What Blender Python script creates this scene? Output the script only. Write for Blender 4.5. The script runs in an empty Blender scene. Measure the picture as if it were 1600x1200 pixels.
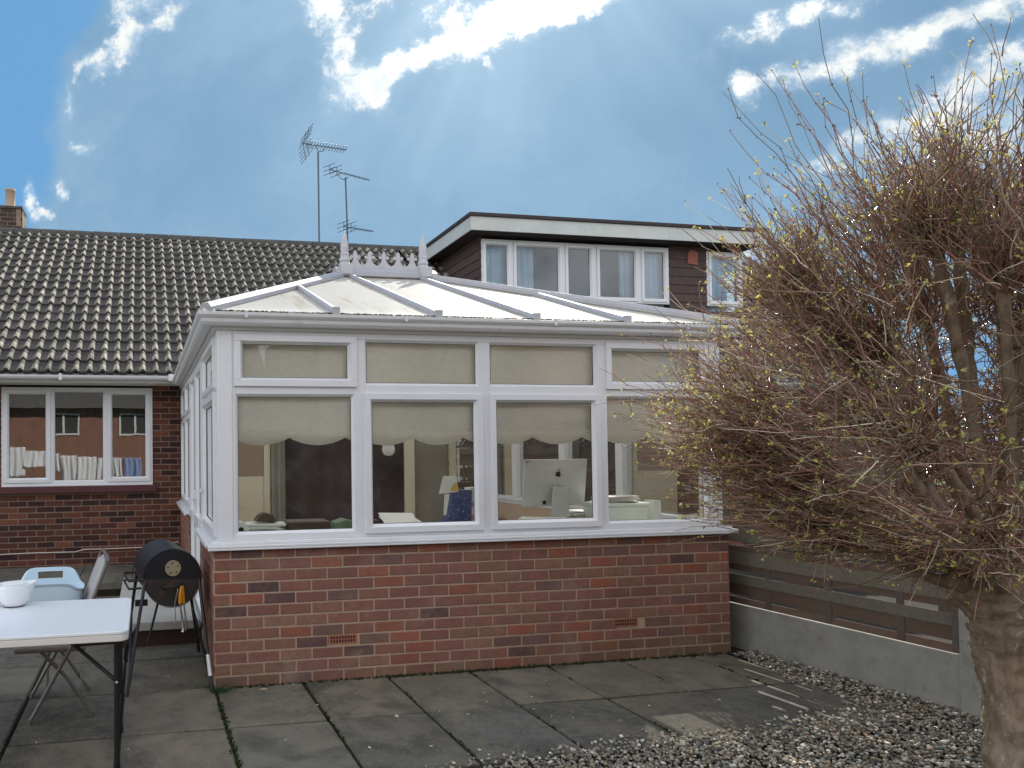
import bpy, math, random
import numpy as np
from mathutils import Vector, Matrix, noise
random.seed(7); rng = np.random.default_rng(7)
S = bpy.context.scene
COL = S.collection
R_ = math.radians

# ------------------------------------------------------------------ camera
cd = bpy.data.cameras.new('camera'); cam = bpy.data.objects.new('camera', cd); COL.objects.link(cam)
yaw, pit, rol = 0.188, 0.022, -0.009
F = Vector((math.sin(yaw)*math.cos(pit), math.cos(yaw)*math.cos(pit), math.sin(pit)))
Rt = Vector((math.cos(yaw), -math.sin(yaw), 0)); Up = Rt.cross(F)
R2 = Rt*math.cos(rol) + Up*math.sin(rol); U2 = R2.cross(F)
M = Matrix((R2, U2, -F)).transposed().to_4x4(); M.translation = Vector((-0.455, -4.906, 1.585))
cam.matrix_world = M
cd.sensor_width = 36; cd.lens = 36*1129.9/1600
cd.shift_x = (800-441.2)/1600; cd.shift_y = (682.7-600)/1600
cd.clip_start = .05; cd.clip_end = 2000
S.camera = cam
S.render.resolution_x = 1024; S.render.resolution_y = 768

# ------------------------------------------------------------------ sun + sky
SUN_AZ, SUN_EL = R_(35.3), R_(38.0)          # azimuth measured from +Y towards +X
sd = Vector((math.sin(SUN_AZ)*math.cos(SUN_EL), math.cos(SUN_AZ)*math.cos(SUN_EL), math.sin(SUN_EL)))
sl = bpy.data.lights.new('sun', 'SUN'); sl.energy = 5.0; sl.angle = R_(.53); sl.color = (1, .93, .82)
so = bpy.data.objects.new('sun', sl); COL.objects.link(so); so.rotation_euler = (-sd).to_track_quat('-Z', 'Y').to_euler()

W = bpy.data.worlds.new('World'); S.world = W; W.use_nodes = True
nt = W.node_tree; nt.nodes.clear()
class NB:
    def __init__(s, t): s.t = t
    def n(s, typ, **k):
        x = s.t.nodes.new(typ)
        for a, b in k.items(): setattr(x, a, b)
        return x
    def set(s, sock, v):
        if hasattr(v, 'is_output') or isinstance(v, bpy.types.NodeSocket): s.t.links.new(v, sock)
        else: sock.default_value = v
    def m(s, op, a, b=0.0, c=0.0, clamp=False):
        x = s.n('ShaderNodeMath', operation=op, use_clamp=clamp)
        s.set(x.inputs[0], a); s.set(x.inputs[1], b); s.set(x.inputs[2], c); return x.outputs[0]
    def v(s, op, a, b=(0, 0, 0)):
        x = s.n('ShaderNodeVectorMath', operation=op); s.set(x.inputs[0], a); s.set(x.inputs[1], b)
        return x.outputs['Value'] if op in ('DOT_PRODUCT', 'LENGTH', 'DISTANCE') else x.outputs['Vector']
    def mix(s, f, a, b, mode='MIX'):
        x = s.n('ShaderNodeMix', data_type='RGBA', blend_type=mode)
        s.set(x.inputs[0], f); s.set(x.inputs[6], a if not isinstance(a, tuple) else (*a[:3], 1)); s.set(x.inputs[7], b if not isinstance(b, tuple) else (*b[:3], 1))
        return x.outputs[2]
    def noise(s, vec, scale, detail=4, rough=.55, dist=0.0, col=False):
        x = s.n('ShaderNodeTexNoise'); s.set(x.inputs['Vector'], vec)
        x.inputs['Scale'].default_value = scale; x.inputs['Detail'].default_value = detail
        x.inputs['Roughness'].default_value = rough; x.inputs['Distortion'].default_value = dist
        return x.outputs['Color' if col else 'Fac']
    def ramp(s, f, lo, hi, a=0.0, b=1.0, smooth=True):
        x = s.n('ShaderNodeMapRange', interpolation_type='SMOOTHSTEP' if smooth else 'LINEAR')
        s.set(x.inputs[0], f); x.inputs[1].default_value = lo; x.inputs[2].default_value = hi
        x.inputs[3].default_value = a; x.inputs[4].default_value = b; return x.outputs[0]
b = NB(nt)
sky = b.n('ShaderNodeTexSky', sky_type='NISHITA', sun_disc=False, sun_elevation=SUN_EL, sun_rotation=SUN_AZ)
sky.air_density = 1.0; sky.dust_density = .6; sky.ozone_density = 2.5
dirv = b.n('ShaderNodeTexCoord').outputs['Generated']
AZ0 = .44
fwd = (math.sin(AZ0), math.cos(AZ0), 0); rgt = (math.cos(AZ0), -math.sin(AZ0), 0)
df = b.m('MAXIMUM', b.v('DOT_PRODUCT', dirv, fwd), .05)
s_ = b.m('DIVIDE', b.v('DOT_PRODUCT', dirv, rgt), df)
t_ = b.m('DIVIDE', b.v('DOT_PRODUCT', dirv, (0, 0, 1)), df)
cmb = b.n('ShaderNodeCombineXYZ'); b.set(cmb.inputs[0], s_); b.set(cmb.inputs[1], t_); st = cmb.outputs[0]
front = b.ramp(b.v('DOT_PRODUCT', dirv, fwd), .05, .3)
def fbm_off(scale, amp, detail=5):
    c = b.noise(st, scale, detail, .6, col=True)
    return b.v('MULTIPLY', b.v('SUBTRACT', c, (.5, .5, .5)), (amp, amp, 0))
stw = b.v('ADD', b.v('ADD', st, fbm_off(5.0, .14)), fbm_off(17.0, .045, 6))
def field(vec, blobs):
    """sum of soft elliptical cloud masses in sky coordinates (s, t, radius s, radius t, rotation, weight)"""
    acc = 0.0
    for (s, t, rs, rt_, rot, w) in blobs:
        mp = b.n('ShaderNodeMapping', vector_type='TEXTURE'); b.set(mp.inputs[0], vec)
        mp.inputs['Location'].default_value = (s, t, 0); mp.inputs['Rotation'].default_value = (0, 0, rot); mp.inputs['Scale'].default_value = (rs, rt_, 1)
        g = b.m('EXPONENT', b.m('MULTIPLY', b.m('POWER', b.v('LENGTH', mp.outputs[0]), 2.0), -1.0))
        acc = b.m('MULTIPLY_ADD', g, w, acc)
    return acc
SKY_BODY = [(-.34,.56,.24,.20,0.1,1.2), (-.10,.50,.34,.24,0,1.4), (.20,.42,.42,.26,0,1.4), (-.42,.36,.17,.15,.3,1.0), (.34,.50,.14,.22,0,.9), (-.2,.28,.40,.10,0,1.0), (.05,.22,.75,.12,0,1.0), (.0,.75,.3,.1,0,.7)]
SKY_BRIGHT = [(-.195,.64,.030,.04,.3,1.1), (-.165,.575,.026,.05,-.3,1.15), (-.135,.515,.034,.038,.1,1.25), (-.115,.485,.018,.030,0,.9), (-.08,.53,.040,.024,.5,1.0), (-.03,.555,.05,.026,.4,1.2), (.03,.575,.06,.032,.35,1.5), (.09,.592,.06,.030,.3,1.6), (.145,.605,.05,.024,.35,1.3), (.21,.605,.045,.011,.25,.9), (-.035,.605,.030,.030,.2,1.0), (.03,.515,.010,.022,.6,.8), (.05,.66,.12,.03,.1,1.1), (-.24,.70,.05,.02,.1,.6), (-.12,.65,.02,.02,0,.5),
              (-.51,.685,.016,.035,.25,1.25), (-.47,.70,.035,.018,.2,1.1), (-.43,.675,.045,.014,.35,1.1), (-.505,.635,.018,.035,-.5,1.1), (-.545,.60,.018,.022,-.6,1.1), (-.575,.575,.010,.018,-.3,.9), (-.60,.545,.010,.014,-.3,.7),
              (-.61,.43,.014,.022,0,1.0), (-.665,.41,.014,.030,0,1.2), (-.64,.385,.022,.010,-.6,.9), (-.575,.49,.026,.009,0,.9),
              (.40,.47,.075,.016,.10,.95), (.50,.475,.07,.020,.2,1.0), (.60,.50,.10,.024,.3,.95), (.40,.53,.10,.018,.15,.8), (.34,.455,.010,.028,.15,1.0), (.60,.42,.12,.028,.35,.85), (.50,.375,.10,.016,.3,.7), (.30,.243,.055,.016,.1,1.3), (.52,.34,.15,.025,.1,.6), (.62,.36,.10,.03,.1,.6)]
nz = b.noise(st, 18.0, 7, .70, .15)
nz2 = b.noise(st, 3.0, 6, .6)
body = b.m('ADD', field(stw, SKY_BODY), b.m('MULTIPLY', b.m('SUBTRACT', nz2, .5), .5))
bodym = b.ramp(body, .40, .62)
nzf = b.noise(st, 44.0, 6, .68, .1)
G = field(stw, SKY_BRIGHT)
tex = b.m('ADD', b.m('MULTIPLY', b.m('SUBTRACT', nz, .5), 3.2), b.m('MULTIPLY', b.m('SUBTRACT', nzf, .5), 2.0))
brt = b.m('ADD', b.m('MULTIPLY', G, .92), b.m('MULTIPLY', tex, b.ramp(G, .05, .6, .4, 1.15)))
brtm = b.m('MULTIPLY', b.ramp(brt, .42, 1.35), front)
soft = b.m('MULTIPLY', b.ramp(b.m('ADD', G, b.m('MULTIPLY', tex, .3)), .12, .95), front)
# light shafts fanning out from behind the cloud
SUNS = (.09, .74)
rel = b.v('SUBTRACT', st, (*SUNS, 0)); sep = b.n('ShaderNodeSeparateXYZ'); b.set(sep.inputs[0], rel)
ang = b.m('ARCTAN2', sep.outputs[0], b.m('MULTIPLY', sep.outputs[1], -1.0)); rad = b.v('LENGTH', rel)
cr = b.n('ShaderNodeCombineXYZ'); b.set(cr.inputs[0], ang); b.set(cr.inputs[1], b.m('MULTIPLY', rad, .10))
rays = b.ramp(b.noise(cr.outputs[0], 1.5, 3, .55), .38, .70)
raym = b.m('MULTIPLY', b.m('MULTIPLY', rays, b.ramp(rad, .06, .72, 1.0, 0.0)), front)
glow = b.m('MULTIPLY', b.m('EXPONENT', b.m('MULTIPLY', b.m('POWER', b.m('DIVIDE', rad, .26), 2.0), -1.0)), front)
clear = b.v('MULTIPLY', sky.outputs[0], (.052, .060, .072))
shade = b.noise(stw, 3.2, 5, .6)
bodyc = b.mix(b.ramp(shade, .35, .7), (.185, .325, .475), (.265, .41, .555))
bodyc = b.mix(b.m('MULTIPLY', b.ramp(s_, .12, .36), b.ramp(t_, .30, .48)), bodyc, (.14, .262, .405))
cl0 = b.mix(b.m('MULTIPLY', front, .96), clear, (.135, .325, .575))
# sky away from the sun: nishita blue; unseen broken cloud brightened as fill light
bk = b.ramp(b.noise(dirv, 2.6, 6, .6), .40, .58)
cl0 = b.mix(b.m('MULTIPLY', bk, b.m('SUBTRACT', 1.0, front)), cl0, (1.70, 1.76, 1.84))
c1 = b.mix(b.m('MULTIPLY', bodym, b.m('MULTIPLY', front, .92)), cl0, bodyc)
c2 = b.mix(b.m('MULTIPLY', raym, .50), c1, (.50, .69, .84))
c2 = b.mix(b.m('MULTIPLY', glow, .45), c2, (.62, .80, .93))
c2 = b.mix(b.m('MULTIPLY', soft, .45), c2, (.55, .68, .80))
near = b.ramp(rad, .12, .50)
hot = b.mix(near, (1.15, 1.15, 1.12), (.80, .82, .80))
c3 = b.mix(b.m('MULTIPLY', brtm, b.ramp(b.noise(st, 9.0, 4, .6), .30, .55, .55, 1.0)), c2, hot)
bg = b.n('ShaderNodeBackground'); b.set(bg.inputs[0], c3); bg.inputs[1].default_value = .85
wo = b.n('ShaderNodeOutputWorld'); nt.links.new(bg.outputs[0], wo.inputs[0])

S.view_settings.view_transform = 'Standard'; S.view_settings.look = 'None'
S.view_settings.exposure = 0.52; S.view_settings.gamma = 1
S.render.engine = 'CYCLES'
S.cycles.max_bounces = 10; S.cycles.transparent_max_bounces = 24; S.cycles.sample_clamp_indirect = 6

# ------------------------------------------------------------------ mesh helper
class MB:
    def __init__(s): s.v = []; s.f = []; s.c = []; s.mi = []; s.sm = []
    def add(s, vs, fs, col=(1, 1, 1), mi=0, smooth=False):
        o = len(s.v); s.v += [tuple(x) for x in vs]; s.f += [tuple(o+i for i in f) for f in fs]
        s.c += [col]*len(fs); s.mi += [mi]*len(fs); s.sm += [smooth]*len(fs)
    def box(s, x0, x1, y0, y1, z0, z1, col=(1, 1, 1), mi=0, ch=0):
        if x0 > x1: x0, x1 = x1, x0
        if y0 > y1: y0, y1 = y1, y0
        if z0 > z1: z0, z1 = z1, z0
        vs = [(x0,y0,z0),(x1,y0,z0),(x1,y1,z0),(x0,y1,z0),(x0,y0,z1),(x1,y0,z1),(x1,y1,z1),(x0,y1,z1)]
        s.add(vs, [(3,2,1,0),(4,5,6,7),(0,1,5,4),(1,2,6,5),(2,3,7,6),(3,0,4,7)], col, mi)
    def obox(s, o, a, bb, c, col=(1, 1, 1), mi=0):
        """oriented box from corner o with edge vectors a, bb, c (right handed)"""
        o = Vector(o); a = Vector(a); bb = Vector(bb); c = Vector(c)
        vs = [o, o+a, o+a+bb, o+bb, o+c, o+a+c, o+a+bb+c, o+bb+c]
        fs = [(3,2,1,0),(4,5,6,7),(0,1,5,4),(1,2,6,5),(2,3,7,6),(3,0,4,7)]
        if a.cross(bb).dot(c) < 0: fs = [f[::-1] for f in fs]
        s.add(vs, fs, col, mi)
    def quad(s, a, bb, c, d, col=(1, 1, 1), mi=0): s.add([a, bb, c, d], [(0,1,2,3)], col, mi)
    def beam(s, p, q, w, h, up=(0, 0, 1), col=(1, 1, 1), mi=0):
        p = Vector(p); q = Vector(q); d = (q-p); u = Vector(up); x = d.cross(u)
        if x.length < 1e-6: x = d.cross(Vector((0, 1, 0)))
        x.normalize(); z = x.cross(d).normalized()
        s.obox(p - x*w/2 - z*h/2, x*w, d, z*h, col, mi)
    def tube(s, pts, r, n=8, col=(1, 1, 1), mi=0, cap=True, smooth=True):
        pts = [Vector(p) for p in pts]; k = len(pts)
        if not isinstance(r, (list, tuple)): r = [r]*k
        vs = []; prev = None
        for i, p in enumerate(pts):
            d = (pts[min(i+1, k-1)] - pts[max(i-1, 0)]).normalized()
            if prev is None:
                u = d.cross(Vector((0, 0, 1)))
                if u.length < .1: u = d.cross(Vector((1, 0, 0)))
            else: u = prev - d*prev.dot(d)
            u.normalize(); prev = u; w = d.cross(u)
            for j in range(n):
                a = 2*math.pi*j/n; vs.append(p + (u*math.cos(a) + w*math.sin(a))*r[i])
        fs = [(i*n+j, i*n+(j+1) % n, (i+1)*n+(j+1) % n, (i+1)*n+j) for i in range(k-1) for j in range(n)]
        s.add(vs, fs, col, mi, smooth)
        if cap:
            s.add(vs[:n], [tuple(range(n))[::-1]], col, mi); s.add(vs[-n:], [tuple(range(n))], col, mi)
    def lathe(s, prof, n=24, c=(0, 0, 0), col=(1, 1, 1), mi=0, smooth=True, axis='z'):
        vs = []
        for (r, z) in prof:
            for j in range(n):
                a = 2*math.pi*j/n
                q = (r*math.cos(a), r*math.sin(a), z)
                if axis == 'y': q = (q[0], q[2], -q[1])
                vs.append((c[0]+q[0], c[1]+q[1], c[2]+q[2]))
        fs = [(i*n+j, i*n+(j+1) % n, (i+1)*n+(j+1) % n, (i+1)*n+j) for i in range(len(prof)-1) for j in range(n)]
        s.add(vs, fs, col, mi, smooth)
    def prism(s, poly, d, col=(1, 1, 1), mi=0, smooth=False):
        """extrude a closed 3-D polygon by vector d"""
        n = len(poly); P = [Vector(p) for p in poly]; d = Vector(d)
        vs = P + [p+d for p in P]
        fs = [tuple(range(n))[::-1], tuple(range(n, 2*n))] + [(i, (i+1) % n, n+(i+1) % n, n+i) for i in range(n)]
        nrm = Vector((0, 0, 0))
        for i in range(n): nrm += P[i].cross(P[(i+1) % n])
        if nrm.dot(d) < 0: fs = [f[::-1] for f in fs]
        s.add(vs, fs, col, mi, smooth)
    def build(s, name, mats, parent=None, bevel=0, solid=0):
        me = bpy.data.meshes.new(name); me.from_pydata(s.v, [], s.f)
        if not isinstance(mats, (list, tuple)): mats = [mats]
        for m in mats: me.materials.append(m)
        me.polygons.foreach_set('material_index', s.mi); me.polygons.foreach_set('use_smooth', s.sm)
        ca = me.color_attributes.new('Col', 'FLOAT_COLOR', 'CORNER')
        arr = []
        for f, c in zip(s.f, s.c): arr += [c[0], c[1], c[2], 1.0]*len(f)
        ca.data.foreach_set('color', arr); me.update()
        o = bpy.data.objects.new(name, me); COL.objects.link(o)
        if parent is not None: o.parent = parent
        if bevel:
            mod = o.modifiers.new('bevel', 'BEVEL'); mod.width = bevel; mod.segments = 2; mod.limit_method = 'ANGLE'; mod.angle_limit = R_(40); mod.harden_normals = False
        return o
def np_mesh(name, V, Fq, mats, parent=None, col=None, smooth=False, mi=None):
    me = bpy.data.meshes.new(name); k = Fq.shape[1]
    me.vertices.add(len(V)); me.vertices.foreach_set('co', V.astype(np.float32).ravel())
    me.loops.add(Fq.size); me.loops.foreach_set('vertex_index', Fq.astype(np.int32).ravel())
    me.polygons.add(len(Fq)); me.polygons.foreach_set('loop_start', np.arange(0, Fq.size, k, dtype=np.int32))
    me.update(calc_edges=True)
    if not isinstance(mats, (list, tuple)): mats = [mats]
    for m in mats: me.materials.append(m)
    me.polygons.foreach_set('use_smooth', np.full(len(Fq), smooth))
    if mi is not None: me.polygons.foreach_set('material_index', mi.astype(np.int32))
    if col is not None:
        ca = me.color_attributes.new('Col', 'FLOAT_COLOR', 'CORNER')
        c = np.ones((len(Fq), k, 4), np.float32); c[:, :, :3] = col[:, None, :]; ca.data.foreach_set('color', c.ravel())
    me.update(); me.validate()
    o = bpy.data.objects.new(name, me); COL.objects.link(o)
    if parent is not None: o.parent = parent
    return o
def tag(o, label=None, cat=None, group=None, kind=None):
    if label: o['label'] = label
    if cat: o['category'] = cat
    if group: o['group'] = group
    if kind: o['kind'] = kind
    return o
def thing(name, label, cat, loc=(0, 0, 0), group=None):
    o = bpy.data.objects.new(name, None); COL.objects.link(o); o.empty_display_size = .1
    tag(o, label, cat, group); o.location = loc
    if loc != (0, 0, 0): o['base'] = 1
    return o
def settle(root):
    """meshes are written in world coordinates: shift the children so the Empty can stand at the thing's base"""
    L = Vector(root.location)
    if 'base' in root.keys(): del root['base']
    for ch in root.children: ch.location = Vector(ch.location) - L
    return root

# ------------------------------------------------------------------ materials
def mat(name, base, rough=.6, spec=.5, metal=0, bump=None, var=None, attr=False, coat=0, trans=0, dirt=None, sheen=0, stretch=None):
    """base colour; var=(scale, amount, colour2): noise mixes towards colour2; bump=(scale, strength, distance); dirt=(scale, lo, hi, colour)"""
    m = bpy.data.materials.new(name); m.use_nodes = True; t = m.node_tree; t.nodes.clear(); b = NB(t)
    pr = b.n('ShaderNodeBsdfPrincipled'); out = b.n('ShaderNodeOutputMaterial'); t.links.new(pr.outputs[0], out.inputs[0])
    co = b.n('ShaderNodeTexCoord').outputs['Object']
    if stretch: co = b.v('MULTIPLY', co, stretch)
    c = (*base, 1)
    if attr:
        a = b.n('ShaderNodeAttribute', attribute_name='Col').outputs['Color']; c = b.mix(1.0, (*base,), a, 'MULTIPLY')
    if var:
        vs = var if isinstance(var, list) else [var]
        for (sc, amt, c2) in vs:
            f = b.m('MULTIPLY', b.ramp(b.noise(co, sc, 6, .6), .38, .68), amt); c = b.mix(f, c, tuple(c2))
    if dirt:
        for (sc, lo, hi, amt, c2) in dirt:
            f = b.m('MULTIPLY', b.ramp(b.noise(co, sc, 8, .65, .4), lo, hi), amt); c = b.mix(f, c, tuple(c2))
    b.set(pr.inputs['Base Color'], c); pr.inputs['Roughness'].default_value = rough
    pr.inputs['Specular IOR Level'].default_value = spec; pr.inputs['Metallic'].default_value = metal
    pr.inputs['Coat Weight'].default_value = coat
    if sheen: pr.inputs['Sheen Weight'].default_value = sheen
    if trans: pr.inputs['Transmission Weight'].default_value = trans
    if bump:
        bs = bump if isinstance(bump, list) else [bump]; prev = None
        for (sc, st_, d) in bs:
            bn = b.n('ShaderNodeBump'); bn.inputs['Strength'].default_value = st_; bn.inputs['Distance'].default_value = d
            b.set(bn.inputs['Height'], b.noise(co, sc, 6, .65))
            if prev: t.links.new(prev, bn.inputs['Normal'])
            prev = bn.outputs[0]
        t.links.new(prev, pr.inputs['Normal'])
    return m
def glass_mat(name, tint=(.97, .99, .98), refl=1.0, dirt=.03, ior=1.5):
    m = bpy.data.materials.new(name); m.use_nodes = True; t = m.node_tree; t.nodes.clear(); b = NB(t)
    tr = b.n('ShaderNodeBsdfTransparent'); tr.inputs[0].default_value = (*tint, 1)
    gl = b.n('ShaderNodeBsdfGlossy'); gl.inputs['Roughness'].default_value = 0.0; gl.inputs[0].default_value = (1, 1, 1, 1)
    co = b.n('ShaderNodeTexCoord').outputs['Object']
    bn = b.n('ShaderNodeBump'); bn.inputs['Strength'].default_value = .05; bn.inputs['Distance'].default_value = .006
    b.set(bn.inputs['Height'], b.noise(co, 2.5, 2, .5)); t.links.new(bn.outputs[0], gl.inputs['Normal'])
    fr = b.n('ShaderNodeFresnel'); fr.inputs[0].default_value = ior
    f = b.m('MULTIPLY', fr.outputs[0], 1.9*refl, clamp=True)
    mx = b.n('ShaderNodeMixShader'); b.set(mx.inputs[0], f); t.links.new(tr.outputs[0], mx.inputs[1]); t.links.new(gl.outputs[0], mx.inputs[2])
    d = b.n('ShaderNodeBsdfDiffuse'); d.inputs[0].default_value = (.6, .62, .6, 1)
    m2 = b.n('ShaderNodeMixShader'); b.set(m2.inputs[0], b.m('MULTIPLY', b.ramp(b.noise(co, 6, 8, .7), .4, .75), dirt))
    t.links.new(mx.outputs[0], m2.inputs[1]); t.links.new(d.outputs[0], m2.inputs[2])
    out = b.n('ShaderNodeOutputMaterial'); t.links.new(m2.outputs[0], out.inputs[0]); return m
def thin_mat(name, base, transl, rough=.5, gloss=0, var=None, bump=None):
    """thin sheet that lets light glow through (blind, cloth, polycarbonate, leaf)"""
    m = bpy.data.materials.new(name); m.use_nodes = True; t = m.node_tree; t.nodes.clear(); b = NB(t)
    co = b.n('ShaderNodeTexCoord').outputs['Object']; c = (*base, 1)
    if var:
        for (mp, sc, lo, hi, amt, c2) in var:
            vec = co
            if mp: vec = b.v('MULTIPLY', co, mp)
            c = b.mix(b.m('MULTIPLY', b.ramp(b.noise(vec, sc, 6, .6, .3), lo, hi), amt), c, tuple(c2))
    d = b.n('ShaderNodeBsdfDiffuse'); tr = b.n('ShaderNodeBsdfTranslucent'); b.set(d.inputs[0], c); b.set(tr.inputs[0], c)
    mx = b.n('ShaderNodeMixShader'); mx.inputs[0].default_value = transl; t.links.new(d.outputs[0], mx.inputs[1]); t.links.new(tr.outputs[0], mx.inputs[2])
    last = mx.outputs[0]
    if gloss:
        g = b.n('ShaderNodeBsdfGlossy'); g.inputs['Roughness'].default_value = rough
        fr = b.n('ShaderNodeFresnel'); fr.inputs[0].default_value = 1.45
        m3 = b.n('ShaderNodeMixShader'); b.set(m3.inputs[0], b.m('MULTIPLY', fr.outputs[0], gloss, clamp=True)); t.links.new(last, m3.inputs[1]); t.links.new(g.outputs[0], m3.inputs[2]); last = m3.outputs[0]
    if bump:
        bn = b.n('ShaderNodeBump'); bn.inputs['Strength'].default_value = bump[1]; bn.inputs['Distance'].default_value = bump[2]
        b.set(bn.inputs['Height'], b.noise(co, bump[0], 4, .6)); t.links.new(bn.outputs[0], d.inputs['Normal'])
    out = b.n('ShaderNodeOutputMaterial'); t.links.new(last, out.inputs[0]); return m

M_ = {}
M_['upvc'] = mat('white_plastic', (.72, .72, .745), .28, .5, var=(3.0, .2, (.60, .60, .62)), dirt=[(14, .56, .75, .25, (.42, .41, .36)), (70, .62, .7, .3, (.35, .34, .30))], bump=(3, .03, .01))
M_['upvc_int'] = mat('white_plastic_inside', (.88, .86, .80), .4)
M_['bar'] = mat('roof_bar_plastic', (.40, .40, .43), .5, var=(5, .4, (.33, .32, .34)), dirt=[(16, .54, .7, .4, (.33, .31, .28))])
M_['gutter'] = mat('gutter_plastic', (.66, .66, .68), .35, var=(5, .3, (.60, .59, .60)), dirt=[(20, .56, .72, .35, (.36, .34, .30))])
M_['finial'] = mat('weathered_plastic', (.50, .49, .52), .5, dirt=[(12, .5, .7, .4, (.32, .30, .30))])
M_['gasket'] = mat('black_rubber', (.02, .02, .02), .6)
M_['glass'] = glass_mat('window_glass', tint=(.985, .995, .985), refl=.62, dirt=.06)
M_['glass_side'] = glass_mat('side_window_glass', tint=(.975, .99, .98), refl=.28)
M_['glass2'] = glass_mat('far_window_glass', tint=(.80, .90, .97), refl=1.0, dirt=.01)
M_['glass3'] = glass_mat('bungalow_window_glass', tint=(.88, .90, .90), refl=3.0, dirt=.02)
M_['brick'] = mat('red_brick', (1, 1, 1), .85, .25, attr=True, var=[(28, .5, (.15, .08, .06)), (7, .35, (.30, .15, .105)), (13, .3, (.13, .085, .085))], dirt=[(3.2, .52, .78, .4, (.36, .29, .23)), (45, .60, .72, .5, (.40, .30, .23))], bump=[(90, .6, .004), (14, .3, .006)])
M_['mortar'] = mat('mortar', (.46, .34, .25), .95, .1, var=(18, .5, (.38, .29, .22)), bump=(60, .5, .004))
M_['dbrick'] = mat('dark_brick', (1, 1, 1), .85, .25, attr=True, var=[(22, .35, (.06, .035, .03))], bump=[(60, .6, .004)])
M_['dmortar'] = mat('house_mortar', (.27, .20, .155), .95, .1, var=(14, .5, (.17, .12, .10)), bump=(60, .5, .004))
M_['terra'] = mat('terracotta', (.34, .13, .075), .8, .3, bump=(60, .3, .003))
M_['black'] = mat('black_void', (.008, .008, .008), .9)
M_['slab'] = mat('concrete_slab', (1, 1, 1), .9, .2, attr=True, var=[(4.5, .65, (.066, .064, .058)), (17, .6, (.18, .155, .115))], dirt=[(2.2, .46, .64, .65, (.060, .058, .050)), (1.1, .5, .62, .4, (.20, .17, .125)), (60, .55, .66, .7, (.22, .20, .16)), (110, .58, .68, .7, (.035, .033, .03)), (7, .58, .70, .6, (.17, .13, .085))], bump=[(120, .5, .003), (9, .35, .008)])
M_['joint'] = mat('soil_joint', (.022, .019, .014), .95, .1, var=(9, .7, (.045, .06, .02)), bump=(80, .8, .008))
M_['pale_slab'] = mat('pale_concrete', (.42, .41, .38), .9, .2, var=(9, .4, (.30, .29, .27)), bump=(90, .5, .003))
M_['gravel'] = mat('gravel_stone', (1, 1, 1), .75, .35, attr=True, var=(60, .3, (.16, .14, .12)), bump=(140, .3, .002))
M_['soil'] = mat('gravel_bed', (.045, .04, .034), .95, .1, bump=(90, .8, .01))
M_['grass'] = mat('lawn', (.06, .10, .03), .95, .1, var=(2, .6, (.10, .12, .04)), bump=(120, .9, .02))
M_['tile'] = mat('roof_tile', (1, 1, 1), .82, .3, attr=True, var=[(14, .5, (.035, .032, .030)), (60, .4, (.12, .11, .095))], dirt=[(5, .55, .72, .28, (.25, .24, .18)), (34, .60, .68, .5, (.36, .34, .26))], bump=[(90, .5, .004)])
M_['ridge'] = mat('ridge_tile', (.075, .072, .072), .85, .25, var=(8, .5, (.14, .13, .10)), bump=(70, .5, .006))
M_['fence'] = mat('weathered_wood', (1, 1, 1), .9, .2, attr=True, var=[(3, .4, (.15, .13, .10)), (40, .35, (.09, .075, .06))], bump=[(30, .5, .004)])
M_['conc'] = mat('fence_concrete', (.33, .32, .285), .92, .2, var=[(6, .5, (.21, .205, .185)), (40, .4, (.27, .27, .25))], dirt=[(2.5, .5, .75, .6, (.11, .12, .085)), (9, .56, .7, .5, (.13, .12, .10))], bump=(80, .5, .003))
M_['bark'] = mat('tree_bark', (.26, .19, .13), .95, .15, var=[(9, .6, (.34, .29, .22)), (30, .55, (.09, .06, .04))], dirt=[(5, .55, .7, .4, (.16, .17, .08)), (26, .60, .68, .7, (.50, .46, .38))], bump=[(30, .8, .010)], stretch=(1, 1, .5))
M_['twig'] = mat('twig_bark', (1, 1, 1), .26, .8, attr=True)
M_['bud'] = thin_mat('young_leaf', (.55, .50, .16), .5)
M_['bud2'] = mat('closed_bud', (.16, .075, .05), .5, .5)
M_['poly'] = thin_mat('frosted_polycarbonate', (.86, .86, .83), .64, .45, gloss=.10, var=[((1, 1, 1), 1.2, .45, .75, .35, (.62, .56, .46)), ((6, .7, .7), 2.2, .52, .68, .5, (.60, .47, .33)), (None, 40, .5, .7, .2, (.55, .52, .44))])
M_['moss'] = mat('moss', (.05, .055, .02), .95, .1, var=(30, .6, (.11, .09, .04)), bump=(90, 1, .01))
M_['fascia'] = mat('aluminium_fascia', (.56, .57, .55), .4, .5, var=(3, .35, (.40, .41, .40)), dirt=[(9, .55, .75, .4, (.30, .31, .29))])
M_['felt'] = mat('roof_felt', (.055, .045, .05), .85, .25, var=(8, .4, (.09, .07, .07)))
M_['cladding'] = mat('dark_tile_hanging', (.095, .062, .058), .8, .3, attr=True, var=(10, .4, (.045, .03, .033)), bump=(50, .4, .005))
M_['curtain'] = thin_mat('net_curtain', (.66, .80, .88), .30)
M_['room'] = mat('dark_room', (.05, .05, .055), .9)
M_['roomw'] = mat('room_wall', (.22, .20, .18), .9)
M_['blind'] = thin_mat('cream_blind', (.98, .95, .87), .28, var=[(None, 30, .4, .7, .12, (.60, .55, .42))])
M_['maroon'] = mat('maroon_tile', (.085, .018, .025), .45, .5, var=(8, .3, (.05, .02, .02)))
M_['white'] = mat('white_paint', (.75, .74, .70), .5, dirt=[(9, .55, .75, .3, (.5, .47, .42))])
M_['cable'] = mat('cable_white', (.62, .56, .50), .5)
M_['tabletop'] = mat('white_table_plastic', (.78, .80, .82), .32, .5, var=(3, .15, (.66, .68, .70)), bump=(160, .12, .001), dirt=[(11, .62, .75, .2, (.5, .47, .42))])
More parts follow.
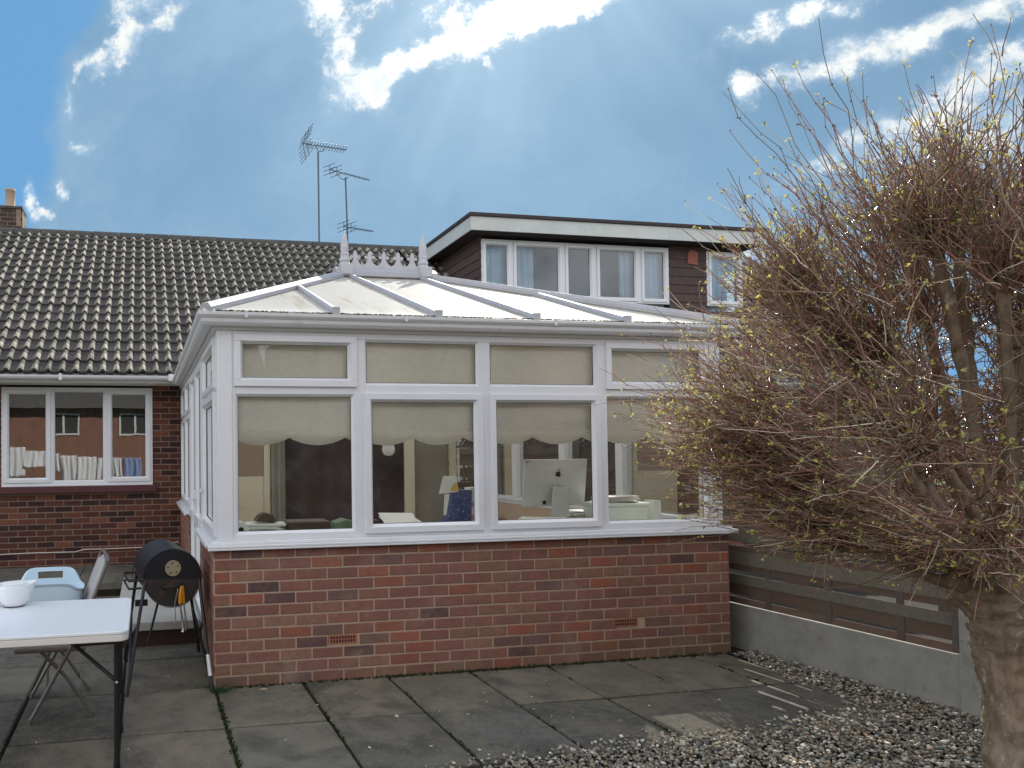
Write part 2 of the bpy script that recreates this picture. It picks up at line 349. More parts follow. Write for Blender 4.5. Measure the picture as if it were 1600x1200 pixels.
M_['tableedge'] = mat('table_edge', (.70, .66, .62), .5)
M_['steel_dark'] = mat('dark_painted_steel', (.009, .009, .011), .45, .5)
M_['chair_metal'] = mat('grey_brown_steel', (.16, .14, .125), .35, .5, metal=.3)
M_['chair_vinyl'] = mat('grey_vinyl', (.40, .385, .37), .55, .4, bump=(90, .3, .002))
M_['chair_beige'] = mat('beige_seat', (.20, .17, .145), .6, .4)
M_['basket'] = mat('pale_blue_plastic', (.56, .70, .80), .4, .5, bump=(60, .1, .002))
M_['bowl'] = mat('white_melamine', (.80, .81, .84), .25, .5)
M_['navy'] = mat('dark_blue_base', (.02, .025, .05), .4)
M_['bbq'] = mat('black_enamel', (.005, .006, .010), .42, .5, var=(6, .5, (.009, .011, .017)), bump=(20, .15, .003))
M_['bbq_rust'] = mat('heat_stained_steel', (.028, .024, .024), .45, .5, dirt=[(7, .50, .66, .75, (.17, .065, .018)), (16, .55, .7, .5, (.07, .03, .012))])
M_['vent'] = mat('vent_disc', (.36, .29, .19), .45, .5, metal=.2)
M_['orange'] = mat('orange_handle', (.62, .25, .01), .35, .5)
M_['chrome'] = mat('steel', (.55, .53, .50), .3, metal=1)
M_['alu'] = mat('aluminium', (.66, .66, .64), .4, metal=.3)
M_['aerial'] = mat('aerial_metal', (.10, .11, .13), .5, metal=.5)
M_['pot'] = mat('chimney_pot', (.40, .30, .22), .85)
M_['interior_wood'] = mat('interior_dark_wood', (.07, .045, .04), .6)
M_['interior_cream'] = mat('interior_cream', (.66, .60, .45), .6)
M_['interior_brown'] = mat('interior_brown', (.32, .23, .17), .6)
M_['lining'] = mat('dark_lining', (.055, .036, .034), .85, .2, var=[(2, .7, (.022, .022, .03)), (9, .4, (.07, .045, .035))])
M_['interior_floor'] = mat('interior_floor', (.50, .45, .38), .6)
M_['curtain_grey'] = mat('grey_curtain', (.26, .24, .20), .9, bump=(20, .4, .01))
M_['paper'] = mat('paper', (.78, .77, .72), .7, var=(14, .15, (.62, .60, .54)))
M_['leather'] = mat('brown_leather', (.06, .03, .022), .45)
M_['clear_plastic'] = mat('frosted_box', (.72, .80, .74), .3, .5)
M_['bluegift'] = mat('navy_floral_bag', (.035, .05, .17), .6, dirt=[(60, .55, .62, .8, (.32, .36, .52))])
M_['pink'] = mat('pink_print', (.62, .22, .26), .6)
M_['yellow'] = mat('yellow_print', (.65, .45, .08), .6)
M_['desk'] = mat('white_desk', (.74, .74, .70), .5)
M_['glass_table'] = mat('green_tinted_top', (.16, .24, .22), .12, .6)
M_['weed'] = thin_mat('weed_leaf', (.035, .10, .04), .3)
M_['moss_green'] = mat('wall_moss', (.030, .042, .014), .95, .1, bump=(120, 1, .006))
M_['cotton'] = thin_mat('white_cotton', (.92, .92, .95), .2)
M_['blue_cotton'] = thin_mat('pale_blue_cotton', (.42, .52, .78), .35)
M_['pinkbrick'] = mat('opposite_brick', (.30, .15, .11), .9, .2, var=(2.5, .6, (.20, .12, .09)), bump=(20, .5, .01))
M_['pinkrender'] = mat('pale_render', (.42, .34, .30), .9, bump=(8, .3, .02))
M_['green_cloth'] = mat('green_cloth', (.16, .24, .14), .9)
M_['redbrown'] = mat('terracotta_vent', (.30, .09, .06), .7)

# ------------------------------------------------------------------ brickwork
def brick_cols(kind):
    if kind == 'soot': k = random.uniform(.7, 1.3); return (.062*k, .045*k, .040*k)
    if kind == 'new':
        r = random.random()
        if r < .04: c = (.085, .05, .052)
        elif r < .12: c = (.155, .09, .082)
        elif r < .34: c = (.26, .135, .088)
        elif r < .48: c = (.29, .092, .055)
        else: c = (.235, .100, .074)
    else:
        r = random.random()
        if r < .25: c = (.042, .018, .018)
        elif r < .55: c = (.082, .029, .022)
        elif r < .85: c = (.115, .040, .027)
        else: c = (.16, .058, .034)
    k = random.uniform(.92, 1.24); return (c[0]*k, c[1]*k, c[2]*k)
def brick_wall(name, parent, o, d, L, H, kind, holes=(), bl=.225, ch=None, first=.5, depth=.10, face=None, skip=(), z0=0, mats=None, moss=None):
    """stretcher-bond bricks as chamfered blocks standing 5 mm proud of a mortar core; d = unit vector along the wall, outside is d x up"""
    ch = ch or .0752; o = Vector(o); d = Vector(d); nrm = d.cross(Vector((0, 0, 1))).normalized()
    B = MB(); Mo = MB(); up = Vector((0, 0, 1)); g = .0125
    # mortar core around holes
    xs = sorted({0, L, *[h[0] for h in holes], *[h[1] for h in holes]}); zs = sorted({z0, z0+H, *[h[2] for h in holes], *[h[3] for h in holes]})
    for i in range(len(xs)-1):
        for j in range(len(zs)-1):
            cx, cz = (xs[i]+xs[i+1])/2, (zs[j]+zs[j+1])/2
            if any(h[0] < cx < h[1] and h[2] < cz < h[3] for h in holes): continue
            Mo.obox(o + d*xs[i] + up*zs[j] - nrm*.006, d*(xs[i+1]-xs[i]), up*(zs[j+1]-zs[j]), -nrm*(depth-.006))
    n = int(math.ceil(H/ch))
    for r in range(n):
        za = z0 + H - (r+1)*ch + g/2; zb = z0 + H - r*ch - g/2
        za = max(za, z0)
        if zb - za < .01: continue
        x = -bl*(first if r % 2 == 0 else 0) - 0.0
        while x < L:
            xa = max(x + g/2, 0 if x+g/2 > 0 else 0.0); xb = min(x + bl - g/2, L)
            x += bl
            if xb - xa < .015: continue
            if any(abs((xa+xb)/2-sx) < .12 and za < sz < zb for sx, sz in skip): continue
            segs = [(xa, xb)]
            for h in holes:
                if h[2] < (za+zb)/2 < h[3]:
                    ns = []
                    for (p, q) in segs:
                        if q <= h[0] or p >= h[1]: ns.append((p, q)); continue
                        if p < h[0]: ns.append((p, h[0]))
                        if q > h[1]: ns.append((h[1], q))
                    segs = ns
            for (p, q) in segs:
                if q-p < .012: continue
                c = brick_cols(kind); e = .003; jit = random.uniform(-.0012, .0012)
                if moss:
                    mm = moss(p, za); c = tuple(c[k]*(1-mm)+(.11, .10, .045)[k]*mm for k in range(3))
                dz = random.uniform(-.001, .001)
                P = lambda a, z, off: o + d*a + up*(z+dz) + nrm*(off+jit)
                vs = [P(p, za, -.02), P(q, za, -.02), P(q, zb, -.02), P(p, zb, -.02), P(p, za, -e), P(q, za, -e), P(q, zb, -e), P(p, zb, -e),
                      P(p+e, za+e, 0), P(q-e, za+e, 0), P(q-e, zb-e, 0), P(p+e, zb-e, 0)]
                fs = [(8,9,10,11)] + [(0+i, (i+1) % 4, 4+(i+1) % 4, 4+i) for i in range(4)] + [(4+i, 4+(i+1) % 4, 8+(i+1) % 4, 8+i) for i in range(4)]
                B.add(vs, fs, c)
    mm = mats or ('brick', 'mortar')
    root = Mo.build(name, M_[mm[1]], parent); B.build('brickwork', M_[mm[0]], root); return root

# ------------------------------------------------------------------ ground
gb = MB(); gb.quad((-300, -300, -.06), (300, -300, -.06), (300, 300, -.06), (-300, 300, -.06)); tag(gb.build('ground', M_['grass']), kind='structure')
pv = MB(); jn = MB()
jn.box(-7.4, 4.02, -1.44, 4.8, -.055, -.020)
jn.box(-7.4, .58, -6.5, -1.44, -.055, -.012)
rows = [-1.455+.757*k for k in range(-7, 8)]
for k, y0 in enumerate(rows):
    y1 = y0+.757
    if y0 > 4.7: continue
    for i in range(-13, 8):
        x0 = .006+.61*i; x1 = x0+.61
        if i == 6: x1 = 3.98
        if i > 6: continue
        if y0 < -1.5 and x0 > .0+.0: continue
        if x0 > .0 and y0 > .2: continue
        if y0 > 3.4: continue
        g = .010; jx, jy = random.uniform(-.004, .004), random.uniform(-.004, .004)
        v = random.uniform(.8, 1.2); w = random.uniform(-.006, .006)
        base = random.choice([(.16, .142, .112), (.125, .118, .100), (.17, .150, .118), (.115, .110, .098)])
        if y0 < -.8 and x0 < 0: base = (.23, .19, .15)
        c = (base[0]*v+w, base[1]*v, base[2]*v-w)
        a = (x0+g+jx, y0+g*1.7+jy); bq = (x1-g+jx, min(y1, 4.79)-g*1.7+jy); e = .010; t1 = random.uniform(-.004, .004); t2 = random.uniform(-.004, .004)
        vs = [(a[0], a[1], -.05), (bq[0], a[1], -.05), (bq[0], bq[1], -.05), (a[0], bq[1], -.05), (a[0], a[1], -e), (bq[0], a[1], -e), (bq[0], bq[1], -e), (a[0], bq[1], -e),
              (a[0]+e, a[1]+e, t1), (bq[0]-e, a[1]+e, t2), (bq[0]-e, bq[1]-e, t2), (a[0]+e, bq[1]-e, t1)]
        pv.add(vs, [(8,9,10,11)] + [(j, (j+1) % 4, 4+(j+1) % 4, 4+j) for j in range(4)] + [(4+j, 4+(j+1) % 4, 8+(j+1) % 4, 8+j) for j in range(4)], c)
# raised strip of slabs along the house
for i in range(-12, 0):
    x0 = .006+.61*i
    for (ya, yb) in ((3.42, 4.10), (4.10, 4.80)):
        v = random.uniform(.85, 1.2); pv.box(x0+.005, x0+.605, ya+.005, yb-.002, .08, .15+random.uniform(-.003, .003), (.13*v, .125*v, .105*v))
jn.box(-7.4, -.03, 3.43, 4.8, -.01, .135)
jn.build('paving_joint', M_['joint']); tag(bpy.data.objects['paving_joint'], kind='structure')
tag(pv.build('paving', M_['slab']), kind='structure')
bed = MB(); bed.box(.585, 4.6, -6.5, -1.445, -.058, -.018); bed.box(4.025, 4.34, -1.445, 5, -.058, -.018)
tag(bed.build('gravel_bed', M_['soil']), kind='structure')
np_ = MB(); np_.box(4.45, 12.5, -6, 4.8, -.06, .0); tag(np_.build('neighbour_patio', M_['soil']), kind='structure')

def ico():
    t = (1+5**.5)/2
    v = np.array([(-1,t,0),(1,t,0),(-1,-t,0),(1,-t,0),(0,-1,t),(0,1,t),(0,-1,-t),(0,1,-t),(t,0,-1),(t,0,1),(-t,0,-1),(-t,0,1)], float); v /= np.linalg.norm(v[0])
    f = [(0,11,5),(0,5,1),(0,1,7),(0,7,10),(0,10,11),(1,5,9),(5,11,4),(11,10,2),(10,7,6),(7,1,8),(3,9,4),(3,4,2),(3,2,6),(3,6,8),(3,8,9),(4,9,5),(2,4,11),(6,2,10),(8,6,7),(9,8,1)]
    vs = list(map(tuple, v)); cache = {}; nf = []
    def mid(a, b_):
        k = (min(a, b_), max(a, b_))
        if k not in cache:
            m = (np.array(vs[a])+np.array(vs[b_]))/2; m /= np.linalg.norm(m); vs.append(tuple(m)); cache[k] = len(vs)-1
        return cache[k]
    for a, b_, c in f:
        x, y, z = mid(a, b_), mid(b_, c), mid(c, a); nf += [(a, x, z), (b_, y, x), (c, z, y), (x, y, z)]
    return np.array(vs), np.array(nf)
IV, IF = ico()
def stones(name, pos, size, cols, mat_):
    n = len(pos); k = len(IV)
    sc = size[:, None]*rng.uniform(.6, 1.25, (n, 3))*np.array([1, 1, .7])
    a = rng.uniform(0, 2*np.pi, n); ca, sa = np.cos(a), np.sin(a)
    V = IV[None]*(1+rng.normal(0, .10, (n, k, 1)))*sc[:, None, :]
    tl = rng.uniform(-.5, .5, n); ct, stt = np.cos(tl), np.sin(tl)
    y = V[:, :, 1]*ct[:, None]-V[:, :, 2]*stt[:, None]; z = V[:, :, 1]*stt[:, None]+V[:, :, 2]*ct[:, None]; x = V[:, :, 0]
    V = np.stack([x*ca[:, None]-y*sa[:, None], x*sa[:, None]+y*ca[:, None], z], 2)+pos[:, None, :]
    Fq = (IF[None]+(np.arange(n)*k)[:, None, None]).reshape(-1, 3)
    return np_mesh(name, V.reshape(-1, 3), Fq, mat_, None, np.repeat(cols, len(IF), 0), True)
def gravel_edge(x):  # boundary of the bed against the slabs (y above which slabs show)
    return np.interp(x, [.5, 1.15, 1.6, 2.0, 2.43, 2.8, 3.36, 3.70, 3.92], [-1.56, -1.50, -1.445, -1.40, -1.36, -1.40, -1.31, -1.26, -1.16])
pts = []
while len(pts) < 23000:
    x, y = random.uniform(.55, 4.5), random.uniform(-2.75, .1)
    dist = math.hypot(x+.455, y+4.9)
    e = gravel_edge(x)+noise.noise(Vector((x*4, 0, 0)))*.05
    edgex = 4.0 + noise.noise(Vector((0, y*5, 2)))*.05 - max(0, min(.12, (-.1-y)*.2))
    if y > e:
        if x < edgex or y > 0.0: continue
    if x > 4.22-.072*(y-.3)-.01 and y > -1.5: continue
    if y < -2.6 and random.random() < .3: continue
    pts.append((x, y, random.uniform(-.012, .012) + (.006 if y < e-.15 else 0)))
for i in range(260):   # strays spilled over the slab edge
    x = random.uniform(.8, 3.9); e = float(gravel_edge(x)); pts.append((x, e+abs(random.gauss(0, .05)), .008))
pts = np.array(pts); n = len(pts)
pal = np.array([(.16,.155,.14),(.27,.26,.23),(.42,.41,.37),(.10,.095,.085),(.25,.205,.14),(.32,.25,.18),(.17,.16,.14),(.62,.60,.55),(.22,.14,.10),(.06,.06,.06)])
stc = pal[rng.choice(len(pal), n, p=[.18,.15,.10,.15,.10,.07,.11,.04,.04,.06])]*rng.uniform(.95, 1.5, (n, 1))*np.array([1.04, 1.0, .93])
tag(stones('gravel', pts, rng.uniform(.0052, .0122, n), stc, M_['gravel']), 'grey and brown gravel stones spread beside the paving slabs', 'gravel', kind='stuff')
# loose white pebbles lying on the slabs
PEB = [(.52,-.60),(.90,-.30),(.62,-.72),(1.02,-.74),(1.10,-.72),(1.72,-.46),(1.66,-.62),(1.88,-.80),(1.92,-.93),(1.55,-.97),(.30,-.95),(1.30,-.72),(2.25,-.32),(2.6,-.9),(2.95,-.55),(1.05,-1.2),(1.28,-1.3),(.72,-1.15),(2.03,-.98),(2.35,-.82),(1.35,-.05),(1.75,-.1),(.62,-.38),(.6,-.45),(-.25,-1.0),(-.55,-.9),(-.3,.35),(-.18,.7),(-.45,1.0),(.15,-1.05),(2.7,-.2),(3.1,-.9),(1.45,-.8),(1.98,-.6),(-.9,-.55),(-1.05,-.7)]
base = None
for i, (x, y) in enumerate(PEB[::1]):
    if i % 5 == 4: continue
    if base is None:
        base = stones('pebble', np.array([[0, 0, .005]]), np.array([.0095]), np.array([[.62, .60, .54]]), M_['gravel'])
        o = base
    else: o = base.copy(); COL.objects.link(o)
    o.location = (x, y, .001); o.rotation_euler = (0, 0, random.random()*6); s = random.uniform(.45, 1.15); o.scale = (s*1.3, s*.8, s*.5)
    tag(o, 'small white pebble lying loose on the grey paving slabs', 'pebble', 'white pebbles scattered on the paving')

# ------------------------------------------------------------------ conservatory
X0, X1, YB = .03, 3.98, 4.72           # frame faces
cons = thing('conservatory', 'white framed conservatory on a red brick dwarf wall with a frosted hipped roof', 'conservatory')
def mossf(x, z):
    return max(0, min(.75, (.30-z)*2.2*max(0, (x-2.4)/1.6) + (.15-z)*3.0*(.6+noise.noise(Vector((x*2.1, z*5, 0)))))) if z < .35 else 0
wl = brick_wall('dwarf_wall', cons, (0, 0, 0), (1, 0, 0), 4.012, .942, 'new', ch=.0785, first=.5, skip=[(.893, .283), (3.10, .283)], z0=-.0, moss=mossf)
brick_wall('dwarf_wall', cons, (4.012, .012, 0), (0, 1, 0), YB, .942, 'new', ch=.0785, first=0, depth=.1)
brick_wall('dwarf_wall', cons, (0, 1.20, 0), (0, -1, 0), 1.188, .942, 'new', ch=.0785, first=0)
brick_wall('dwarf_wall', cons, (0, YB, 0), (0, -1, 0), YB-2.78, .942, 'new', ch=.0785, first=0)
for vx in (.893, 3.10):
    v = MB(); v.box(vx-.104, vx+.104, -.001, .03, .252, .314)
    o = v.build('air_brick', M_['terra'], wl)
    h = MB()
    for i in range(9):
        for j in range(2): h.box(vx-.088+i*.0205, vx-.088+i*.0205+.012, -.0025, .01, .263+j*.025, .263+j*.025+.016)
    h.build('vent_hole', M_['black'], o)
# sills
s = MB(); s.box(-.045, 4.06, -.05, .09, .944, .962); s.box(-.045, 4.06, -.05, -.042, .93, .944); s.box(-.02, 4.04, -.01, .09, .962, .985)
s.build('sill', M_['upvc'], cons, .004)
s = MB(); s.box(-.05, .07, .092, 1.20, .944, .962); s.box(-.05, -.042, .092, 1.20, .93, .944); s.box(-.01, .07, .092, 1.195, .962, .985); s.build('sill', M_['upvc'], cons, .004)
s = MB(); s.box(-.05, .07, 2.78, YB, .944, .962); s.box(-.05, -.042, 2.78, YB, .93, .944); s.box(-.01, .07, 2.785, YB, .962, .985); s.build('sill', M_['upvc'], cons, .004)
s = MB(); s.box(3.92, 4.06, .092, YB, .944, .962); s.box(3.93, 4.02, .092, YB, .962, .985); s.build('sill', M_['upvc'], cons, .004)
# a window frame in a plane; ax = unit direction along the wall, o = outside face origin
def frame(B, o, ax, nrm, u0, u1, z0, z1, w, t, off=0.0):
    """rectangular mitred ring: outer u0..u1 z0..z1, member width w, thickness t going inwards (-nrm); off = set back"""
    o = Vector(o); ax = Vector(ax); nrm = Vector(nrm); up = Vector((0, 0, 1))
    O = o - nrm*off
    def bar(a0, a1, b0, b1): B.obox(O + ax*a0 + up*b0, ax*(a1-a0), up*(b1-b0), -nrm*t)
    bar(u0, u1, z0, z0+w); bar(u0, u1, z1-w, z1); bar(u0, u0+w, z0+w, z1-w); bar(u1-w, u1, z0+w, z1-w)
def bevel_frame(B, o, ax, nrm, u0, u1, z0, z1, w, back, lip=.012):
    """sloping glazing bead between the frame face and the glass"""
    o = Vector(o); ax = Vector(ax); nrm = Vector(nrm); up = Vector((0, 0, 1))
    P = lambda u, z, d: o + ax*u + up*z - nrm*d
    A = [P(u0, z0, lip), P(u1, z0, lip), P(u1, z1, lip), P(u0, z1, lip)]
    C = [P(u0+w, z0+w, back), P(u1-w, z0+w, back), P(u1-w, z1-w, back), P(u0+w, z1-w, back)]
    fs = [(i, (i+1) % 4, 4+(i+1) % 4, 4+i) for i in range(4)]
    if ax.cross(up).dot(nrm) < 0: fs = [f[::-1] for f in fs]
    B.add(A+C, fs)
def window_unit(parent, o, ax, nrm, u0, u1, z0, z1, kind, name='window', gm='glass', wf=.045):
    """kind 'fixed' or 'sash' : outer face box u0..u1; the glass is a sub-part"""
    B = MB()
    if kind == 'sash':
        frame(B, o, ax, nrm, u0, u1, z0, z1, wf, .05, -.018); bevel_frame(B, o, ax, nrm, u0+wf, u1-wf, z0+wf, z1-wf, .018, .016, -.012)
        gi = wf+.018
        g0 = (u0+gi, u1-gi, z0+gi, z1-gi); back = .018
    else:
        bevel_frame(B, o, ax, nrm, u0, u1, z0, z1, .016, .022, .004); g0 = (u0+.016, u1-.016, z0+.016, z1-.016); back = .024
    w = B.build(name, M_['upvc'], parent, .003 if kind == 'sash' else 0)
    up = Vector((0, 0, 1)); O = Vector(o) - Vector(nrm)*back; ax = Vector(ax)
    G = MB(); e = .004; r = [(g0[0]-.02, g0[2]-.02), (g0[1]+.02, g0[2]-.02), (g0[1]+.02, g0[3]+.02), (g0[0]-.02, g0[3]+.02)]
    q = [O + ax*a + up*c - Vector(nrm)*.004 for a, c in r]
    if ax.cross(up).dot(Vector(nrm)) < 0: q = q[::-1]
    G.quad(*q); G.build('pane', M_[gm], w)
    K = MB(); frame(K, o, ax, nrm, g0[0]-.003, g0[1]+.003, g0[2]-.003, g0[3]+.003, .006, .004, back-.002); K.build('gasket', M_['gasket'], w)
    return w
AX, NR = (1, 0, 0), (0, -1, 0)
FY = .022
m = MB()
# corner posts and main members, front
m.box(.03, .135, FY-.008, .12, .985, 2.43); m.build('corner_post', M_['upvc'], cons, .004)
m = MB(); m.box(3.885, 3.98, FY-.008, .12, .985, 2.43); m.build('corner_post', M_['upvc'], cons, .004)
m = MB()
y0, y1 = FY, .085
zt0, zt1 = 2.008, 2.075
m.box(.135, 3.885, y0, y1, .985, 1.030); m.box(.135, 3.885, y0, y1, 2.385, 2.43)
for a, c in ((1.000, 1.084), (1.953, 2.038), (2.913, 2.994)): m.box(a, c, y0, y1, 1.03, 2.385)
m.box(.135, .158, y0, y1, 1.03, 2.385); m.box(3.85, 3.885, y0, y1, 1.03, 2.385)
for a, c in ((.158, 1.000), (1.084, 1.953), (2.038, 2.913), (2.994, 3.85)): m.box(a, c, y0, y1, 1.992, 2.062)
m.build('window_frame', M_['upvc'], cons, .003)
O = (0, FY, 0)
window_unit(cons, O, AX, NR, .158, 1.000, 1.030, 1.992, 'fixed')
window_unit(cons, O, AX, NR, .148, 1.022, 2.045, 2.402, 'sash')
window_unit(cons, O, AX, NR, 1.074, 1.975, 1.010, 2.003, 'sash')
window_unit(cons, O, AX, NR, 1.084, 1.953, 2.062, 2.385, 'fixed')
window_unit(cons, O, AX, NR, 2.033, 2.933, 1.010, 2.003, 'sash')
window_unit(cons, O, AX, NR, 2.038, 2.913, 2.062, 2.385, 'fixed')
window_unit(cons, O, AX, NR, 2.976, 3.850, 1.030, 1.992, 'fixed')
window_unit(cons, O, AX, NR, 2.985, 3.875, 2.045, 2.402, 'sash')
# left side: window, doors, window (outside faces -x)
OL = (.03, 0, 0); AL, NL = (0, 1, 0), (-1, 0, 0)
m = MB()
for (a, c, zb) in ((.12, 1.20, .985), (2.78, YB, .985)):
    m.box(.03, .10, a, c, zb, zb+.045); m.box(.03, .10, a, c, 2.385, 2.43); m.box(.03, .10, a, c, 2.0, 2.06)
    m.box(.03, .10, a, a+.05, zb+.045, 2.0); m.box(.03, .10, c-.05, c, zb+.045, 2.0); m.box(.03, .10, a, a+.05, 2.06, 2.385); m.box(.03, .10, c-.05, c, 2.06, 2.385)
m.box(.03, .10, 3.72, 3.78, 1.03, 2.0); m.box(.03, .10, 3.72, 3.78, 2.06, 2.385)
m.box(.03, .10, 1.201, 1.26, .10, 2.43); m.box(.03, .10, 2.72, 2.779, .10, 2.43); m.box(.03, .10, 1.26, 2.72, 2.37, 2.43); m.box(.0, .10, 1.26, 2.72, .10, .16)
m.build('window_frame', M_['upvc'], cons, .003)
window_unit(cons, OL, AL, NL, .15, 1.18, 1.005, 2.012, 'sash'); window_unit(cons, OL, AL, NL, .15, 1.18, 2.045, 2.40, 'sash')
for a, c in ((2.81, 3.74), (3.76, 4.69)):
    window_unit(cons, OL, AL, NL, a, c, 1.005, 2.012, 'sash'); window_unit(cons, OL, AL, NL, a, c, 2.045, 2.40, 'sash')
for a, c, hy in ((1.25, 1.985, 1.93), (1.995, 2.73, 2.05)):
    d = window_unit(cons, OL, AL, NL, a, c, .15, 2.385, 'sash', 'door', wf=.075)
    q = MB(); q.box(-.01, .05, a+.08, c-.08, .95, 1.03); q.build('door_rail', M_['upvc'], d, .003)
    q = MB(); q.box(-.002, .012, hy-.016, hy+.016, 1.02, 1.24); q.beam((-.03, hy, 1.16), (-.03, hy+(.1 if hy > 2 else -.1), 1.16), .018, .018); q.box(-.03, .0, hy-.01, hy+.01, 1.15, 1.17); q.build('door_handle', M_['upvc'], d, .002)
hb = MB(); hb.box(-.012, .012, 1.0-.05, 1.0+.05, 1.26, 1.30); hb.box(-.035, -.01, .93, 1.0, 1.27, 1.29); hb.build('window_handle', M_['upvc'], cons, .002)
# right side
OR = (3.98, 0, 0); AR, NR2 = (0, 1, 0), (1, 0, 0)
m = MB()
m.box(3.91, 3.98, .12, YB, .985, 1.03); m.box(3.91, 3.98, .12, YB, 2.385, 2.43); m.box(3.91, 3.98, .12, YB, 2.0, 2.06)
ps = [.12, 1.11, 2.06, 3.07, 4.0, YB-.06]
for p in ps: m.box(3.90, 3.985, p, p+(.10 if p > .2 else .05) if p < 4.5 else YB, 1.03, 2.385)
m.build('window_frame', M_['upvc'], cons, .003)
for i in range(5):
    a, c = ps[i]+(.10 if i else .05), ps[i+1]
    if c-a < .2: continue
    window_unit(cons, OR, AR, NR2, a, c, 1.03, 2.0, 'fixed', gm='glass_side'); window_unit(cons, OR, AR, NR2, a, c, 2.06, 2.385, 'fixed', gm='glass_side')
# eaves beam
m = MB(); m.box(.0, 4.01, .0, .13, 2.43, 2.53); m.box(.0, .12, .13, YB, 2.43, 2.53); m.box(3.89, 4.01, .13, YB, 2.43, 2.53); m.build('eaves_beam', M_['upvc'], cons, .004)
# ogee gutter: profile swept round the front and both sides
def gutter_prof(out):
    return [(0, 2.455), (-.035, 2.448), (-.062, 2.452), (-.078, 2.470), (-.082, 2.492), (-.094, 2.502), (-.104, 2.514), (-.106, 2.534), (-.098, 2.536), (-.096, 2.520), (-.086, 2.510), (-.072, 2.500), (-.066, 2.472), (-.03, 2.462), (-.008, 2.465), (-.008, 2.530), (0, 2.530)]
def sweep(B, prof, path, dirs):
    """prof (offset, z), path of xy points and outward miter dirs"""
    n = len(prof); vs = []
    for (px, py), (dx, dy) in zip(path, dirs):
        for (o_, z) in prof: vs.append((px - dx*o_, py - dy*o_, z))
    fs = [(i*n+j, i*n+(j+1) % n, (i+1)*n+(j+1) % n, (i+1)*n+j) for i in range(len(path)-1) for j in range(n)]
    B.add(vs, [f[::-1] for f in fs])
    B.add(vs[:n], [tuple(range(n))]); B.add(vs[-n:], [tuple(range(n))[::-1]])
g = MB(); sweep(g, gutter_prof(1), [(-.002, 4.35), (-.002, -.002), (4.014, -.002), (4.014, 4.35)], [(-1, 0), (-1, -1), (1, -1), (1, 0)])
go = g.build('gutter', M_['gutter'], cons)
for gx in (.22, 1.35, 2.5, 3.6):
    g = MB()
    for (a, c, z0_, z1_) in ((-.112, -.108, 2.498, 2.540), (-.112, -.0, 2.5365, 2.541)): g.box(gx-.011, gx+.011, a, c, z0_, z1_)
    g.build('gutter_clip', M_['gutter'], go)
# roof
ez = 2.548; rz = 3.40; ex0, ex1, ey0, ey1 = -.03, 4.04, -.055, 4.56; rx0, rx1, ry = 1.56, 2.45, 2.25
A, Bc, Cc, Dc = Vector((ex0, ey0, ez)), Vector((ex1, ey0, ez)), Vector((ex1, ey1, ez)), Vector((ex0, ey1, ez))
P, Q = Vector((rx0, ry, rz)), Vector((rx1, ry, rz))
for tri in ((A, Bc, Q, P), (Bc, Cc, Q), (Cc, Dc, P, Q), (Dc, A, P)):
    r = MB(); nrm = (tri[1]-tri[0]).cross(tri[2]-tri[1]).normalized()
    lst = [p - nrm*.004 for p in tri]; r.add(lst, [tuple(range(len(lst)))]); r.build('roof_panel', M_['poly'], cons)
def roof_bar(p, q, w, h, name, up=None):
    B = MB(); p = Vector(p); q = Vector(q); d = (q-p); x = d.cross(Vector((0, 0, 1))).normalized(); z = x.cross(d).normalized()
    prof = [(-w/2, -.004), (-w/2, h*.45), (-w*.30, h), (w*.30, h), (w/2, h*.45), (w/2, -.004)]
    B.prism([p + x*a + z*c for a, c in prof], d); o = B.build(name, M_['bar'], cons, .002); return o
fs_ = lambda x: (A + (Bc-A)*((x-ex0)/(ex1-ex0)))
sl_ = lambda x, t: Vector((x, ey0+(ry-ey0)*t, ez+(rz-ez)*t))
def endcap(p):
    B = MB(); B.box(p[0]-.028, p[0]+.028, p[1]-.02, p[1]+.012, p[2]-.02, p[2]+.048); B.build('end_cap', M_['bar'], cons, .006)
for x, t in ((.854, (.854-ex0)/(rx0-ex0)), (1.611, 1), (2.376, 1), (3.121, (ex1-3.121)/(ex1-rx1))):
    roof_bar(sl_(x, 0), sl_(x, t*.985), .045, .036, 'rafter'); endcap(sl_(x, 0))
for y in (.75, 1.5, 2.25, 3.0, 3.8):
    t = (y-ey0)/(ry-ey0) if y <= ry else (ey1-y)/(ey1-ry); t = min(t, 1)*.985
    for sx, rx in ((ex0, rx0), (ex1, rx1)): roof_bar((sx, y, ez), (sx+(rx-sx)*t, y, ez+(rz-ez)*t), .045, .036, 'rafter')
for x, t in ((.854, .5), (1.611, 1), (2.376, 1), (3.121, .5)):
    roof_bar((x, ey1, ez), (x, ey1+(ry-ey1)*t*.98, ez+(rz-ez)*t), .045, .036, 'rafter')
for c0, r0 in ((A, P), (Bc, Q), (Cc, Q), (Dc, P)): roof_bar(c0 + (r0-c0)*-.012, r0, .085, .055, 'hip_bar')
hc = MB()
for c0 in (A, Bc): hc.prism([(c0.x-.045, c0.y-.04, c0.z-.02), (c0.x+.045, c0.y-.04, c0.z-.02), (c0.x+.03, c0.y-.01, c0.z+.055), (c0.x-.03, c0.y-.01, c0.z+.055)], (0, .06, 0))
hc.build('hip_end_cap', M_['gutter'], cons, .012)
rb = MB(); rb.prism([(rx0-.10, ry-.11, rz-.02), (rx0-.10, ry-.10, rz+.035), (rx0-.10, ry-.035, rz+.085), (rx0-.10, ry+.035, rz+.085), (rx0-.10, ry+.10, rz+.035), (rx0-.10, ry+.11, rz-.02)], (rx1-rx0+.20, 0, 0)); rb.build('ridge_bar', M_['bar'], cons, .006)
zr = rz+.085
